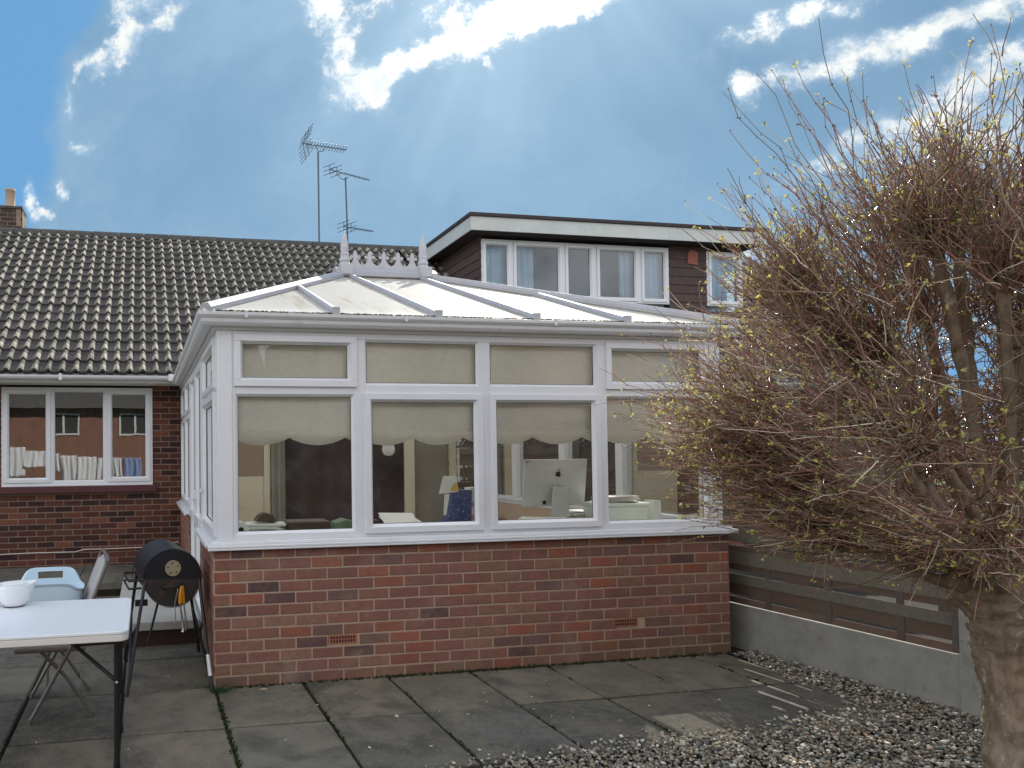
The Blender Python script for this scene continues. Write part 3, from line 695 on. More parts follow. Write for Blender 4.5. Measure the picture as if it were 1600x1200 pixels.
for fx in (rx0+.01, rx1-.03):
    B = MB(); B.box(fx-.05, fx+.05, ry-.10, ry+.06, zr-.09, zr+.012)
    B.lathe([(.0, zr+.01), (.052, zr+.012), (.05, zr+.03), (.040, zr+.045), (.036, zr+.05), (.046, zr+.06), (.044, zr+.075), (.036, zr+.10), (.034, zr+.12), (.038, zr+.128), (.036, zr+.136), (.032, zr+.14), (.034, zr+.17), (.035, zr+.20), (.032, zr+.25), (.022, zr+.29), (.012, zr+.34), (.002, zr+.385)], 10, (fx, ry-.02, 0))
    B.v = [(fx+(a-fx)*1.25, ry-.02+(c-ry+.02)*1.25, d) for a, c, d in B.v]; B.build('finial', M_['finial'], cons, .002)
# pierced cresting between the finials
B = MB(); y_ = ry-.02; t_h = .012
B.box(rx0+.06, rx1-.08, y_-.008, y_+.006, zr-.005, zr+.028)
ncr = 5; L_ = (rx1-.06) - (rx0+.04)
for i in range(ncr):
    cx = rx0+.125+i*(L_-.02)/ncr
    pr = [(-.075, .025), (-.045, .045), (-.026, .075), (-.018, .10), (-.05, .10), (-.058, .118), (-.048, .13), (-.02, .125), (-.022, .145), (-.012, .168), (0, .18), (.012, .168), (.022, .145), (.02, .125), (.048, .13), (.058, .118), (.05, .10), (.018, .10), (.026, .075), (.045, .045), (.075, .025)]
    B.prism([(cx+a, y_-.006, zr+c) for a, c in pr], (0, t_h, 0))
B.build('cresting', M_['finial'], cons, .0015)
# moss lying along the roof edge
mv = []
for i in range(3600):
    x = random.uniform(ex0+.05, ex1-.02); mv.append((x, ey0+abs(random.gauss(0, .010))-.004, ez+.001+random.uniform(-.010, .005)))
mv = np.array(mv); mo = stones('moss', mv, rng.uniform(.0025, .0062, len(mv)), np.ones((len(mv), 3))*.05, M_['moss']); mo.parent = cons; mo['kind'] = 'stuff'

# ------------------------------------------------------------------ inside the conservatory
B = MB(); B.box(.11, 3.90, .12, 4.7, .10, .16); fl = B.build('conservatory_floor', M_['interior_floor']); tag(fl, kind='structure')
def scallop(x0, x1, y, ztop, zb, n, amp, fold, lab):
    B = MB(); k = 80; top = []; bot = []
    for i in range(k+1):
        t = i/k; x = x0+(x1-x0)*t; ph = (t*n) % 1
        sc = (math.sin(math.pi*ph))**.8
        z = zb - amp*sc + amp*.5
        bot.append((x, z))
    vs = []
    zrows = [ztop, fold+.012, fold+.006, fold-.006, None]
    yo = [0, 0, -.010, 0.0, 0]
    for r in range(5):
        for i in range(k+1):
            z = zrows[r] if zrows[r] is not None else bot[i][1]
            vs.append((bot[i][0], y+yo[r]+.003*math.sin(bot[i][0]*9+r), z))
    fs = [(r*(k+1)+i, r*(k+1)+i+1, (r+1)*(k+1)+i+1, (r+1)*(k+1)+i) for r in range(4) for i in range(k)]
    B.add(vs, [f[::-1] for f in fs], smooth=True)
    o = B.build('roman_blind', M_['blind']); mod = o.modifiers.new('thickness', 'SOLIDIFY'); mod.thickness = .003
    tag(o, lab, 'blind', 'scalloped roman blinds behind the front windows')
scallop(.14, 1.03, .10, 2.43, 1.665, 2.18, .055, 1.735, 'cream scalloped blind behind the leftmost pair of front panes')
scallop(1.06, 1.985, .10, 2.43, 1.66, 2.3, .055, 1.735, 'cream scalloped blind above the blue patterned gift bag')
scallop(2.015, 2.95, .10, 2.43, 1.66, 2.3, .055, 1.735, 'cream scalloped blind above the grey desktop computer')
scallop(2.97, 3.88, .10, 2.43, 1.66, 2.2, .055, 1.735, 'cream scalloped blind behind the pane nearest the tree')

def simple(name, B, m_, label, cat, group=None, bevel=0):
    return tag(B.build(name, m_, None, bevel), label, cat, group)
# long desk under the windows
dk = thing('desk', 'long white worktop under the front windows carrying papers and boxes', 'desk', (2.0, .5, .16))
B = MB(); B.box(.14, 1.62, .14, .80, .965, .99); B.build('glass_top', M_['glass_table'], dk, .003)
B = MB(); B.box(1.63, 3.86, .14, .80, .965, .995); B.build('worktop', M_['desk'], dk, .003)
for x in (.2, 1.6, 2.8, 3.8):
    B = MB(); B.box(x-.03, x+.03, .2, .74, .16, .964); B.build('leg', M_['desk'], dk)
settle(dk)
# desktop computer seen from behind
pc = thing('desktop_computer', 'silver all-in-one desktop computer seen from behind through the third front window', 'computer', (2.88, .5, 1.0))
tl = R_(-8)
pm = Matrix.Translation((2.83, .52, 1.0)) @ Matrix.Rotation(R_(3), 4, 'Z') @ Matrix.Rotation(R_(7), 4, 'X')
def bp(B, loc): B.v = [tuple(loc @ Vector(v)) for v in B.v]; return B
B = MB(); n_ = 14; hw, z0_, z1_ = .285, .13, .515
vs = []
for i in range(n_+1):
    for j in range(9):
        u = -1+2*i/n_; w = -1+2*j/8; bul = .035*(1-u*u)*(1-w*w)
        vs.append((u*hw, -bul, z0_+(z1_-z0_)*(w+1)/2))
B.add(vs, [(i*9+j, (i+1)*9+j, (i+1)*9+j+1, i*9+j+1) for i in range(n_) for j in range(8)], smooth=True)
B.box(-hw, hw, .0, .02, z0_, z1_); bp(B, pm).build('screen_back', M_['alu'], pc)
B = MB(); B.prism([(-.065, -.075, .30), (.065, -.075, .30), (.085, -.10, .02), (-.085, -.10, .02)], (0, .012, 0)); B.box(-.095, .095, -.10, .12, 0, .012); bp(B, pm).build('stand', M_['alu'], pc, .002)
B = MB()
ap = []
for k in range(40):
    a = 2*math.pi*k/40; r = .022*(1+.06*math.cos(3*a+math.pi/2)); x = r*math.cos(a)*1.0; z = r*math.sin(a)
    if abs(a-math.pi/2) < .5: z -= .004*(1-abs(a-math.pi/2)/.5)
    d = math.hypot(x-.026, z-.003)
    if d < .012: x = .026-.012*math.cos(math.asin(max(-1, min(1, (z-.003)/.012))))
    ap.append((x, -.040, .40+z))
B.prism(ap, (0, .006, 0)); B.prism([(.0, -.040, .426), (.006, -.040, .438), (.012, -.040, .441), (.010, -.040, .432), (.004, -.040, .426)], (0, .006, 0)); bp(B, pm).build('emblem', M_['black'], pc)
B = MB(); B.lathe([(0, 0), (.016, 0), (.016, .004), (0, .004)], 16, (0, 0, 0), axis='y'); B.v = [(x-.10, y-.018, z+.165) for x, y, z in B.v]; bp(B, pm).build('port', M_['black'], pc)
settle(pc)
def paper_stack(name, x, y, z, w, d, n, label, m_='paper', cat='papers'):
    B = MB()
    for i in range(n):
        a = random.uniform(-.5, .5); ca, sa = math.cos(a), math.sin(a); ox, oy = random.uniform(-.02, .02), random.uniform(-.02, .02); h = .004+.004*random.random()
        ww, dd = w*random.uniform(.8, 1), d*random.uniform(.8, 1)
        B.obox((x+ox-(ca*ww-sa*dd)/2, y+oy-(sa*ww+ca*dd)/2, z), (ca*ww, sa*ww, 0), (-sa*dd, ca*dd, 0), (0, 0, h)); z += h+.0006
    return simple(name, B, M_[m_], label, cat)
paper_stack('paper_stack', .40, .36, .991, .34, .22, 13, 'pile of white papers behind the left end of the sill')
B = MB(); B.prism([(.33, .30, 1.085), (.50, .30, 1.080), (.46, .30, 1.135), (.40, .30, 1.150), (.36, .30, 1.13)], (0, .12, 0)); simple('purse', B, M_['leather'], 'small dark brown purse lying on the white papers', 'purse', bevel=.01)
B = MB(); B.box(.56, .88, .24, .46, .991, 1.085); simple('wallet', B, M_['leather'], 'flat brown leather case on the glass table top', 'case', bevel=.012)
B = MB(); B.lathe([(.0, 0), (.052, 0), (.055, .004), (.055, .096), (.052, .10), (.02, .10), (.018, .098), (.018, .01)], 28, (0, 0, 0), axis='y'); B.v = [(x+.21, y+.17, z+1.046) for x, y, z in B.v]
tr_ = thing('paper_roll', 'white paper roll with a dark core standing in the bottom left pane corner', 'roll', (.21, .2, .991)); B.build('roll', M_['paper'], tr_)
B = MB(); B.lathe([(0, 0), (.018, 0), (.018, .004), (0, .004)], 20, (0, 0, 0), axis='y'); B.v = [(x+.21, y+.168, z+1.046) for x, y, z in B.v]; B.build('core', M_['black'], tr_); settle(tr_)
B = MB(); B.prism([(.92, .3, .995), (1.12, .3, .995), (1.11, .3, 1.06), (1.02, .3, 1.085), (.94, .3, 1.06)], (0, .18, 0)); simple('cloth', B, M_['green_cloth'], 'folded green cloth lying behind the first mullion', 'cloth', bevel=.006)
B = MB(); B.prism([(1.12, .30, .996), (1.30, .30, .996), (1.27, .30, 1.075), (1.17, .30, 1.08)], (0, .14, 0)); simple('glasses_case', B, M_['leather'], 'dark rounded case beside the open booklet', 'case', bevel=.01)
B = MB()
B.prism([(1.33, .22, 1.02), (1.62, .24, 1.03), (1.60, .46, 1.075), (1.31, .44, 1.085)], (0, 0, .004)); B.prism([(1.30, .26, 1.045), (1.56, .30, 1.05), (1.60, .50, 1.10), (1.32, .48, 1.11)], (.01, 0, .004))
simple('booklet', B, M_['paper'], 'open white booklet leaning up behind the second window', 'booklet')
# gift bag
gbg = thing('gift_bag', 'navy floral patterned bag with white card standing behind the second window', 'bag', (1.92, .35, .995))
B = MB(); B.prism([(1.80, .30, 1.0), (2.01, .30, 1.0), (2.02, .30, 1.285), (1.86, .30, 1.29)], (0, .10, 0)); B.build('bag_body', M_['bluegift'], gbg, .004)
B = MB(); B.prism([(1.745, .285, 1.262), (1.90, .285, 1.275), (1.885, .285, 1.40), (1.78, .285, 1.395)], (0, .008, 0)); co_ = B.build('card', M_['paper'], gbg)
B = MB(); B.prism([(1.83, .2825, 1.28), (1.90, .2825, 1.285), (1.89, .2825, 1.345), (1.865, .2825, 1.345), (1.845, .2825, 1.31)], (0, .002, 0)); B.build('print', M_['yellow'], co_)
B = MB(); B.prism([(1.78, .29, 1.10), (1.80, .29, 1.10), (1.83, .29, 1.26), (1.79, .29, 1.26)], (0, .004, 0)); B.build('ribbon', M_['paper'], gbg); settle(gbg)
B = MB(); B.box(2.03, 2.10, .36, .46, 1.0, 1.30); tx = thing('tissue_box', 'white and pink printed box standing beside the navy bag', 'box', (2.06, .4, 1.0)); B.build('carton', M_['paper'], tx)
B = MB(); B.box(2.032, 2.098, .357, .359, 1.05, 1.09); B.box(2.032, 2.098, .357, .359, 1.15, 1.19); B.build('print', M_['pink'], tx); settle(tx)
# storage boxes
def storage(x0, x1, y0, y1, z0, z1, label, m_='clear_plastic'):
    t = thing('storage_box', label, 'box', ((x0+x1)/2, (y0+y1)/2, z0)); B = MB()
    e = .02; vs = [(x0+e, y0+e, z0), (x1-e, y0+e, z0), (x1-e, y1-e, z0), (x0+e, y1-e, z0), (x0, y0, z1-.03), (x1, y0, z1-.03), (x1, y1, z1-.03), (x0, y1, z1-.03)]
    B.add(vs, [(3,2,1,0),(4,5,6,7),(0,1,5,4),(1,2,6,5),(2,3,7,6),(3,0,4,7)]); B.build('tub', M_[m_], t, .008)
    B = MB(); B.box(x0-.008, x1+.008, y0-.008, y1+.008, z1-.029, z1); B.build('lid', M_[m_], t, .006); return settle(t)
storage(3.08, 3.52, .26, .50, .996, 1.16, 'pale translucent storage box with papers on its lid behind the right window')
storage(1.74, 2.06, .17, .27, .996, 1.03, 'shallow clear tray in front of the navy bag')
paper_stack('paper_stack', 3.30, .38, 1.162, .36, .2, 8, 'loose papers heaped on the lid of the storage box')
paper_stack('paper_stack', 2.60, .30, .997, .34, .2, 9, 'pile of cream papers in front of the computer stand')
paper_stack('paper_stack', 3.12, .60, .997, .30, .22, 12, 'stack of papers on the desk beside the computer foot')
paper_stack('magazine_pile', 2.22, .5, .997, .3, .22, 10, 'low pile of dark magazines left of the computer', 'interior_brown', 'magazines')
B = MB(); B.box(3.60, 3.66, .30, .42, .996, 1.17); simple('box_file', B, M_['desk'], 'upright pale box file at the right end of the desk', 'file')
B = MB(); B.prism([(2.06, .75, 1.0), (2.22, .75, 1.0), (2.25, .78, 1.33), (2.08, .78, 1.33)], (0, .02, 0)); simple('office_chair_back', B, M_['interior_wood'], 'brown chair back standing between bag and computer', 'chair', bevel=.01)
# hanging pear shaped ornament
orn = thing('hanging_ornament', 'white pear shaped ornament hanging behind the second window', 'ornament', (1.30, .15, 1.55))
B = MB(); B.lathe([(.001, 1.555), (.03, 1.562), (.045, 1.585), (.047, 1.61), (.038, 1.64), (.022, 1.665), (.012, 1.685), (.014, 1.70), (.001, 1.71)], 20, (1.30, .16, 0)); B.build('ball', M_['upvc_int'], orn)
B = MB(); B.tube([(1.30, .16, 1.705), (1.30, .16, 1.98)], .0015, 5); B.build('cord', M_['upvc_int'], orn); settle(orn)

# ------------------------------------------------------------------ bungalow (left)
HY = 4.8
hs = thing('brick_bungalow', 'dark red brick bungalow with a brown tiled roof and white window', 'house')
WX0, WX1, WZ0, WZ1 = -2.245, -.355, 1.195, 2.455
brick_wall('rear_wall', hs, (-7.0, HY, 0), (1, 0, 0), 11.35, 2.50, 'old', holes=[(7+WX0, 7+WX1, WZ0-.10, 2.6), (7+3.27, 7+3.80, .15, 2.15)], ch=.0752, mats=('dbrick', 'dmortar'), depth=.25)
w = MB(); w.box(WX0, WX1, HY-.02, HY+.05, WZ0, WZ0+.045); w.box(WX0, WX1, HY-.02, HY+.05, WZ1-.045, WZ1)
for a, c in ((WX0, WX0+.04), (-1.652, -1.607), (-.975, -.925), (WX1-.04, WX1)): w.box(a, c, HY-.02, HY+.05, WZ0+.045, WZ1-.045)
wf = w.build('window_frame', M_['upvc'], hs, .003)
OH = (0, HY-.02, 0)
window_unit(hs, OH, AX, NR, WX0+.03, -1.645, WZ0+.035, WZ1-.03, 'sash', gm='glass3'); window_unit(hs, OH, AX, NR, -1.607, -.975, WZ0+.045, WZ1-.045, 'fixed', gm='glass3'); window_unit(hs, OH, AX, NR, -.935, WX1-.03, WZ0+.035, WZ1-.03, 'sash', gm='glass3')
s = MB(); s.box(WX0-.06, WX1+.05, HY-.075, HY+.02, WZ0-.10, WZ0-.012); s.build('window_sill', M_['maroon'], hs, .006)
s = MB(); s.box(WX0, WX1, HY-.045, HY+.02, WZ0-.012, WZ0); s.build('window_sill', M_['upvc'], hs, .003)
# net curtain folds and dark room behind
k = 150; vs = []
for i in range(k+1):
    x = WX0+.05+(WX1-WX0-.1)*i/k; y = HY+.14+.018*math.sin(x*52)+.008*math.sin(x*131)
    vs += [(x, y, 1.2), (x, y, 2.46)]
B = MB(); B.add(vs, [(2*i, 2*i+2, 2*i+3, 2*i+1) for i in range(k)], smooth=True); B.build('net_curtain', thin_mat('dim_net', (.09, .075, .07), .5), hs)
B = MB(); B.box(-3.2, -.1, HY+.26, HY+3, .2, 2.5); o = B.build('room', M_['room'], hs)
# soffit, fascia, gutter
B = MB(); B.box(-7.0, 4.35, 4.42, HY+.02, 2.485, 2.50); B.build('soffit', M_['white'], hs)
B = MB(); B.box(-7.0, -.06, 4.40, 4.42, 2.485, 2.60); B.build('fascia', M_['white'], hs)
g = MB(); gp = []
for j in range(9):
    a = math.pi*j/8; gp.append((4.40-.055+.055*math.cos(a)*1, 2.565-.055*math.sin(a)))
inner = [(y_*1.0, z_) for y_, z_ in [(4.345+.048*math.cos(math.pi*j/8), 2.567-.048*math.sin(math.pi*j/8)) for j in range(9)]][::-1]
g.prism([(-7.0, y_, z_) for y_, z_ in gp+inner], (6.90, 0, 0), smooth=False); go = g.build('gutter', M_['gutter'], hs)
g = MB(); g.box(-1.49, -1.45, 4.285, 4.40, 2.50, 2.585); g.box(-.16, -.09, 4.28, 4.40, 2.50, 2.59); g.build('gutter_bracket', M_['gutter'], go, .006)
# tiled roof
RP = math.atan2(5.55-2.60, 8.5-4.34); L_R = math.hypot(5.55-2.60, 8.5-4.34)
def tiled(name, parent, x0, x1, n=18, pitch=.163):
    g_ = L_R/n; prof = []; per = 10
    cols = int(round((x1-x0)/pitch)); V = []; Fs = []; Cc_ = []
    cs, sn = math.cos(RP), math.sin(RP)
    def h(u):      # roll profile over one pitch: flat pan with a raised round roll
        u %= 1
        return .043*math.sin(math.pi*(u/.50)) if u < .50 else -.004*math.sin(math.pi*(u-.50)/.50)
    us = []
    for c in range(cols):
        for q in (0, .08, .17, .25, .33, .42, .50, .51, .75, .97): us.append(c+q)
    us.append(cols)
    hv = [h(u) for u in us]
    for r in range(n):
        d0 = r*g_ - .02; d1 = (r+1)*g_ + .03
        off = []
        jit = np.repeat(rng.normal(0, .0022, cols//2+2), 20)[:len(us)]
        sj = np.repeat(rng.normal(0, .004, cols//2+2), 20)[:len(us)]
        rows_ = [(d0+.012, -.016), (d0, .028), (d0+.010, .034), (d0+(d1-d0)*.44, .019), (d1, .0)]
        o_ = len(V)
        for (d, hh) in rows_:
            for i, u in enumerate(us):
                x = x0+u*pitch; dd = d+sj[i]*(1 if d < d1 else 0); hz = hh+hv[i]+jit[i]
                V.append((x, 4.34+dd*cs-hz*sn, 2.60+dd*sn+hz*cs))
        m_ = len(us)
        tc = rng.uniform(.75, 1.25, cols//2+2)
        for q in range(len(rows_)-1):
            for i in range(m_-1):
                Fs.append((o_+q*m_+i, o_+q*m_+i+1, o_+(q+1)*m_+i+1, o_+(q+1)*m_+i))
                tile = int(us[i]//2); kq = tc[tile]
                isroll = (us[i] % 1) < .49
                roll_tone = random.uniform(.6, 1.3)
                c_ = (.34, .31, .235) if (isroll and q in (1, 2)) else ((.060, .054, .050) if isroll else ((.085, .074, .070) if q == 2 else (.052, .045, .045)))  # lower bands painted sunlit, upper bands painted as course shadow, plus lichen tint
                Cc_.append((c_[0]*kq*roll_tone if isroll else c_[0]*kq, c_[1]*kq*roll_tone if isroll else c_[1]*kq, c_[2]*kq*roll_tone if isroll else c_[2]*kq))
    return np_mesh(name, np.array(V), np.array(Fs), M_['tile'], parent, np.array(Cc_), True)
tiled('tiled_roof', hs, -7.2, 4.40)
def ridge(parent, x0, x1, z=5.56):
    B = MB(); x = x0
    while x < x1:
        prof = [(-.13, -.07), (-.115, .0), (-.07, .045), (0, .062), (.07, .045), (.115, 0), (.13, -.07)]; dz = random.uniform(-.004, .004)
        B.prism([(x, 8.5+a, z+c+dz) for a, c in prof], (.44, 0, 0)); x += .45
    return B.build('ridge', M_['ridge'], parent, .004)
ridge(hs, -7.2, 4.40)
B = MB(); B.box(-7.2, 4.4, 8.5, 8.52, 5.4, 5.52); 
B.quad((-7.2, 8.5, 5.5), (4.4, 8.5, 5.5), (4.4, 12.7, 2.6), (-7.2, 12.7, 2.6)); B.build('far_roof_slope', M_['ridge'], hs)
B = MB(); B.box(-7, 4.35, 5.06, 12.3, 0, .1); B.box(-7.0, -6.8, 5.06, 12.3, .1, 2.5); B.box(-7, 4.35, 12.1, 12.3, .1, 2.5); B.build('shell_wall', M_['roomw'], hs)
# chimney on the ridge
ch_ = brick_wall('chimney', hs, (-3.3, 8.62, 0), (1, 0, 0), .70, .58, 'soot', z0=5.42, mats=('dbrick', 'dmortar'), depth=.46)
brick_wall('chimney_side', ch_, (-2.6, 8.62, 0), (0, 1, 0), .46, .58, 'soot', z0=5.42, mats=('dbrick', 'dmortar'), depth=.1)
B = MB(); B.box(-3.32, -2.59, 8.60, 9.10, 6.0, 6.05); B.build('chimney_cap', M_['ridge'], ch_, .01)
B = MB(); B.lathe([(.115, 6.07), (.10, 6.10), (.085, 6.14), (.082, 6.38), (.092, 6.39), (.092, 6.42), (.075, 6.42), (.07, 6.3)], 20, (-2.84, 8.85, 0)); B.build('chimney_pot', M_['pot'], ch_)
# glazed door into the house, cream door and curtain seen through the conservatory
B = MB(); B.box(3.12, 3.27, HY-.06, HY-.004, .15, 2.3); B.box(3.80, 3.93, HY-.06, HY-.004, .15, 2.3); B.box(3.27, 3.80, HY-.06, HY-.004, 2.15, 2.3); df_ = B.build('door_frame', M_['interior_cream'], hs, .004)
B = MB(); B.box(3.27, 3.80, HY+.02, HY+.05, .15, 2.15); B.build('door', M_['curtain_grey'], hs)
B = MB(); B.box(.45, 1.12, HY-.05, HY-.006, .16, 1.27); B.build('door', M_['interior_cream'], hs)
B = MB(); B.box(.45, 1.12, HY-.05, HY-.006, 1.272, 2.2); B.build('door_glass', M_['interior_brown'], hs)
B = MB(); B.box(1.122, 1.21, HY-.07, HY-.004, .16, 2.3); B.build('door_post', M_['interior_cream'], hs, .004)

B = MB(); B.box(1.212, 3.118, HY-.03, HY-.004, .16, 2.4); B.build('inner_lining', M_['lining'], hs)
# curtain panel (separate thing)
k = 40; vs = []
for i in range(k+1):
    x = 1.215+.19*i/k; vs += [(x, HY-.09+.02*math.sin(x*70), .2), (x, HY-.09+.02*math.sin(x*70), 2.3)]
B = MB(); B.add(vs, [(2*i, 2*i+2, 2*i+3, 2*i+1) for i in range(k)], smooth=True); simple('curtain', B, M_['curtain_grey'], 'grey brown curtain hanging at the back of the conservatory', 'curtain')
# white cable along the wall
pts_ = [(-7, HY-.012, .36)]
for i in range(60):
    x = -7+.11*i; pts_.append((x+.05, HY-.014, .335+.012*math.sin(x*2.3)+.018*math.sin(x*.9+1)+(.03 if x > -1.3 else 0)))
pts_.append((-.02, HY-.014, .42))
B = MB(); B.tube(pts_, .007, 6); simple('cable', B, M_['cable'], 'thin white cable clipped low along the dark brick wall', 'cable')

# ------------------------------------------------------------------ neighbour's house with flat roofed dormer
nb = thing('dormer_house', 'neighbouring house with a wide flat roofed dormer clad in dark boards', 'house')
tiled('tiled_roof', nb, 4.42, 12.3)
ridge(nb, 4.42, 12.3)
B = MB(); B.quad((4.42, 8.5, 5.5), (12.3, 8.5, 5.5), (12.3, 12.7, 2.6), (4.42, 12.7, 2.6)); B.build('far_roof_slope', M_['ridge'], nb)
brick_wall('rear_wall', nb, (4.36, HY, 0), (1, 0, 0), 7.8, 2.5, 'old', holes=[(4.0, 5.6, 1.0, 2.3)], mats=('dbrick', 'dmortar'), depth=.25)
w = MB(); frame(w, (4.36, HY, 0), AX, NR, 4.0, 5.6, 1.0, 2.3, .06, .08, -.002); w.box(9.13, 9.19, HY, HY+.06, 1.06, 2.24); w.build('window_frame', M_['upvc'], nb, .003)
B = MB(); B.quad((8.4, HY+.04, 1.03), (9.9, HY+.04, 1.03), (9.9, HY+.04, 2.27), (8.4, HY+.04, 2.27)); B.build('pane', M_['glass2'], nb)
B = MB(); B.box(4.36, 12.16, 4.42, HY+.02, 2.485, 2.50); B.box(4.36, 12.3, 4.40, 4.42, 2.485, 2.60); B.build('fascia', M_['white'], nb)
g = MB(); g.prism([(4.42, y_, z_) for y_, z_ in gp+inner], (7.8, 0, 0)); g.build('gutter', M_['gutter'], nb)
B = MB(); B.box(4.40, 12.16, 5.07, 12.3, 0, .1); B.box(11.96, 12.16, 5.07, 12.3, .1, 2.5); B.box(4.40, 12.16, 12.1, 12.3, .1, 2.5); B.box(8.0, 10.3, HY+.6, HY+.7, .1, 2.4); B.build('shell_wall', M_['roomw'], nb)
DX0, DX1, DY, DW = 4.68, 10.14, 5.80, 6.12
dm = MB(); dm.box(DX0+.02, DX1-.02, DY+.02, 9.0, 5.14, 5.33); dmo = dm.build('dormer_roof', M_['felt'], nb)
B = MB(); B.box(DX0, DX1, DY, DY+.02, 5.125, 5.345); B.box(DX0, DX0+.02, DY+.02, 8.9, 5.125, 5.345); B.box(DX1-.02, DX1, DY+.02, 8.9, 5.125, 5.345); B.build('dormer_fascia', M_['fascia'], dmo)
B = MB()
for x in (DX0+.43, DX0+2.0, DX0+3.6): B.box(x, x+.012, DY-.003, DY+.01, 5.125, 5.345)
B.build('fascia_joint', M_['fascia'], dmo)
B = MB(); B.box(DX0-.03, DX1+.03, DY-.03, 8.95, 5.347, 5.405); B.build('roof_edge_trim', M_['felt'], dmo, .008)
def clad(B, o, d, L, z0, z1, hole=None):
    o = Vector(o); d = Vector(d); nrm = d.cross(Vector((0, 0, 1))); z = z0; hh = .15
    while z < z1:
        top = min(z+hh, z1)
        segs = [(0, L)]
        for hl in (hole or ()):
            if z < hl[3] and top > hl[2]:
                ns = []
                for p, q in segs:
                    if q <= hl[0] or p >= hl[1]: ns.append((p, q)); continue
                    if p < hl[0]: ns.append((p, hl[0]))
                    if q > hl[1]: ns.append((hl[1], q))
                segs = ns
        for p, q in segs:
            k = random.uniform(.85, 1.15)
            B.prism([o+d*p+Vector((0, 0, z))+nrm*.022, o+d*p+Vector((0, 0, top+.0))+nrm*.008, o+d*p+Vector((0, 0, top))-nrm*.02, o+d*p+Vector((0, 0, z))-nrm*.02], d*(q-p), (k, k, k))
        z += hh
DWH = [(5.0-4.98, 8.50-4.98, 4.10, 5.085), (9.25-4.98, 9.98-4.98, 4.10, 5.06)]
B = MB(); clad(B, (4.98, DW, 0), (1, 0, 0), 5.0, 3.85, 5.13, DWH); clad(B, (4.98, 8.4, 0), (0, -1, 0), 8.4-DW, 3.85, 5.13); B.build('dormer_cladding', M_['cladding'], nb)
w = MB(); OD = (0, DW-.01, 0)
frame(w, OD, AX, NR, 5.0, 8.50, 4.10, 5.085, .05, .09, 0)
for a in (5.545, 6.49, 7.08, 7.93): w.box(a-.03, a+.03, DW-.01, DW+.06, 4.15, 5.035)
frame(w, OD, AX, NR, 9.25, 9.98, 4.10, 5.06, .05, .09, 0)
w.build('window_frame', M_['upvc'], nb, .003)
for a, c, kd in ((5.03, 5.53, 'sash'), (5.575, 6.46, 'sash'), (6.52, 7.05, 'sash'), (7.11, 7.90, 'sash'), (7.96, 8.47, 'sash'), (9.29, 9.94, 'sash')):
    window_unit(nb, OD, AX, NR, a, c, 4.13, 5.055 if a < 9 else 5.03, kd, gm='glass2', wf=.05)
def dcurt(x0, x1):
    k = 60; vs = []
    for i in range(k+1):
        x = x0+(x1-x0)*i/k; y = DW+.12+.02*math.sin(x*45)+.008*math.sin(x*110); vs += [(x, y, 4.0), (x, y, 5.06)]
    B = MB(); B.add(vs, [(2*i, 2*i+2, 2*i+3, 2*i+1) for i in range(k)], smooth=True); B.build('curtain', M_['curtain'], nb)
dcurt(5.03, 5.53); dcurt(5.60, 6.02); dcurt(7.62, 7.95); dcurt(7.96, 8.48); dcurt(9.28, 9.95)
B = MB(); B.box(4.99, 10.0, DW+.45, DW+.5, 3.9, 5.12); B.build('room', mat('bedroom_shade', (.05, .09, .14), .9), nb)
B = MB(); B.prism([(8.86, DW-.035, 4.82), (9.06, DW-.035, 4.80), (9.07, DW-.035, 5.03), (8.93, DW-.035, 5.07), (8.87, DW-.035, 5.03)], (0, .03, 0)); B.build('terracotta_vent', M_['redbrown'], nb, .006)

# ------------------------------------------------------------------ aerials
def yagi_tube(B, p, q, r=.006, n=5): B.tube([p, q], r, n)
ta = thing('tv_aerial', 'tall television aerial with a grid reflector on a single mast', 'aerial', (2.88, 8.62, 5.4))
B = MB(); B.tube([(2.88, 8.62, 4.9), (2.875, 8.62, 7.42)], .017, 8); B.build('mast', M_['aerial'], ta)
B = MB(); d = Vector((.86, -.10, -.11)).normalized(); side = Vector((.50, -.62, .62)).normalized(); c0 = Vector((2.55, 8.62, 7.565))
B.beam(c0, c0+d*.88, .016, .016)
for i in range(14):
    p = c0+d*(.13+.055*i); yagi_tube(B, p-side*.085, p+side*.085, .0055)
B.build('boom', M_['aerial'], ta)
B = MB(); pz = Vector((0, 0, 1)); pl = side
for sgn in (1, -1):
    e1 = c0+d*.06; dirr = (pz*sgn*.9 - d*.25*0 + d*.18).normalized()
    for j in range(4):
        p = e1 + dirr*(.05+.065*j); yagi_tube(B, p-side*.20, p+side*.20, .0055)
    yagi_tube(B, e1-side*.05, e1-side*.05+dirr*.28, .007); yagi_tube(B, e1+side*.05, e1+side*.05+dirr*.28, .007)
B.build('reflector', M_['aerial'], ta)
B = MB(); B.tube([c0+d*.27, c0+d*.30-pz*.07, (2.875, 8.62, 7.42), c0+d*.42-pz*.09, c0+d*.46], .008, 6); B.build('cradle', M_['aerial'], ta); settle(ta)
tb = thing('tv_aerial', 'shorter television mast carrying two slim aerials above the roof cresting', 'aerial', (3.45, 8.62, 5.4))
B = MB(); B.tube([(3.47, 8.62, 4.9), (3.42, 8.62, 6.95)], .016, 8); B.build('mast', M_['aerial'], tb)
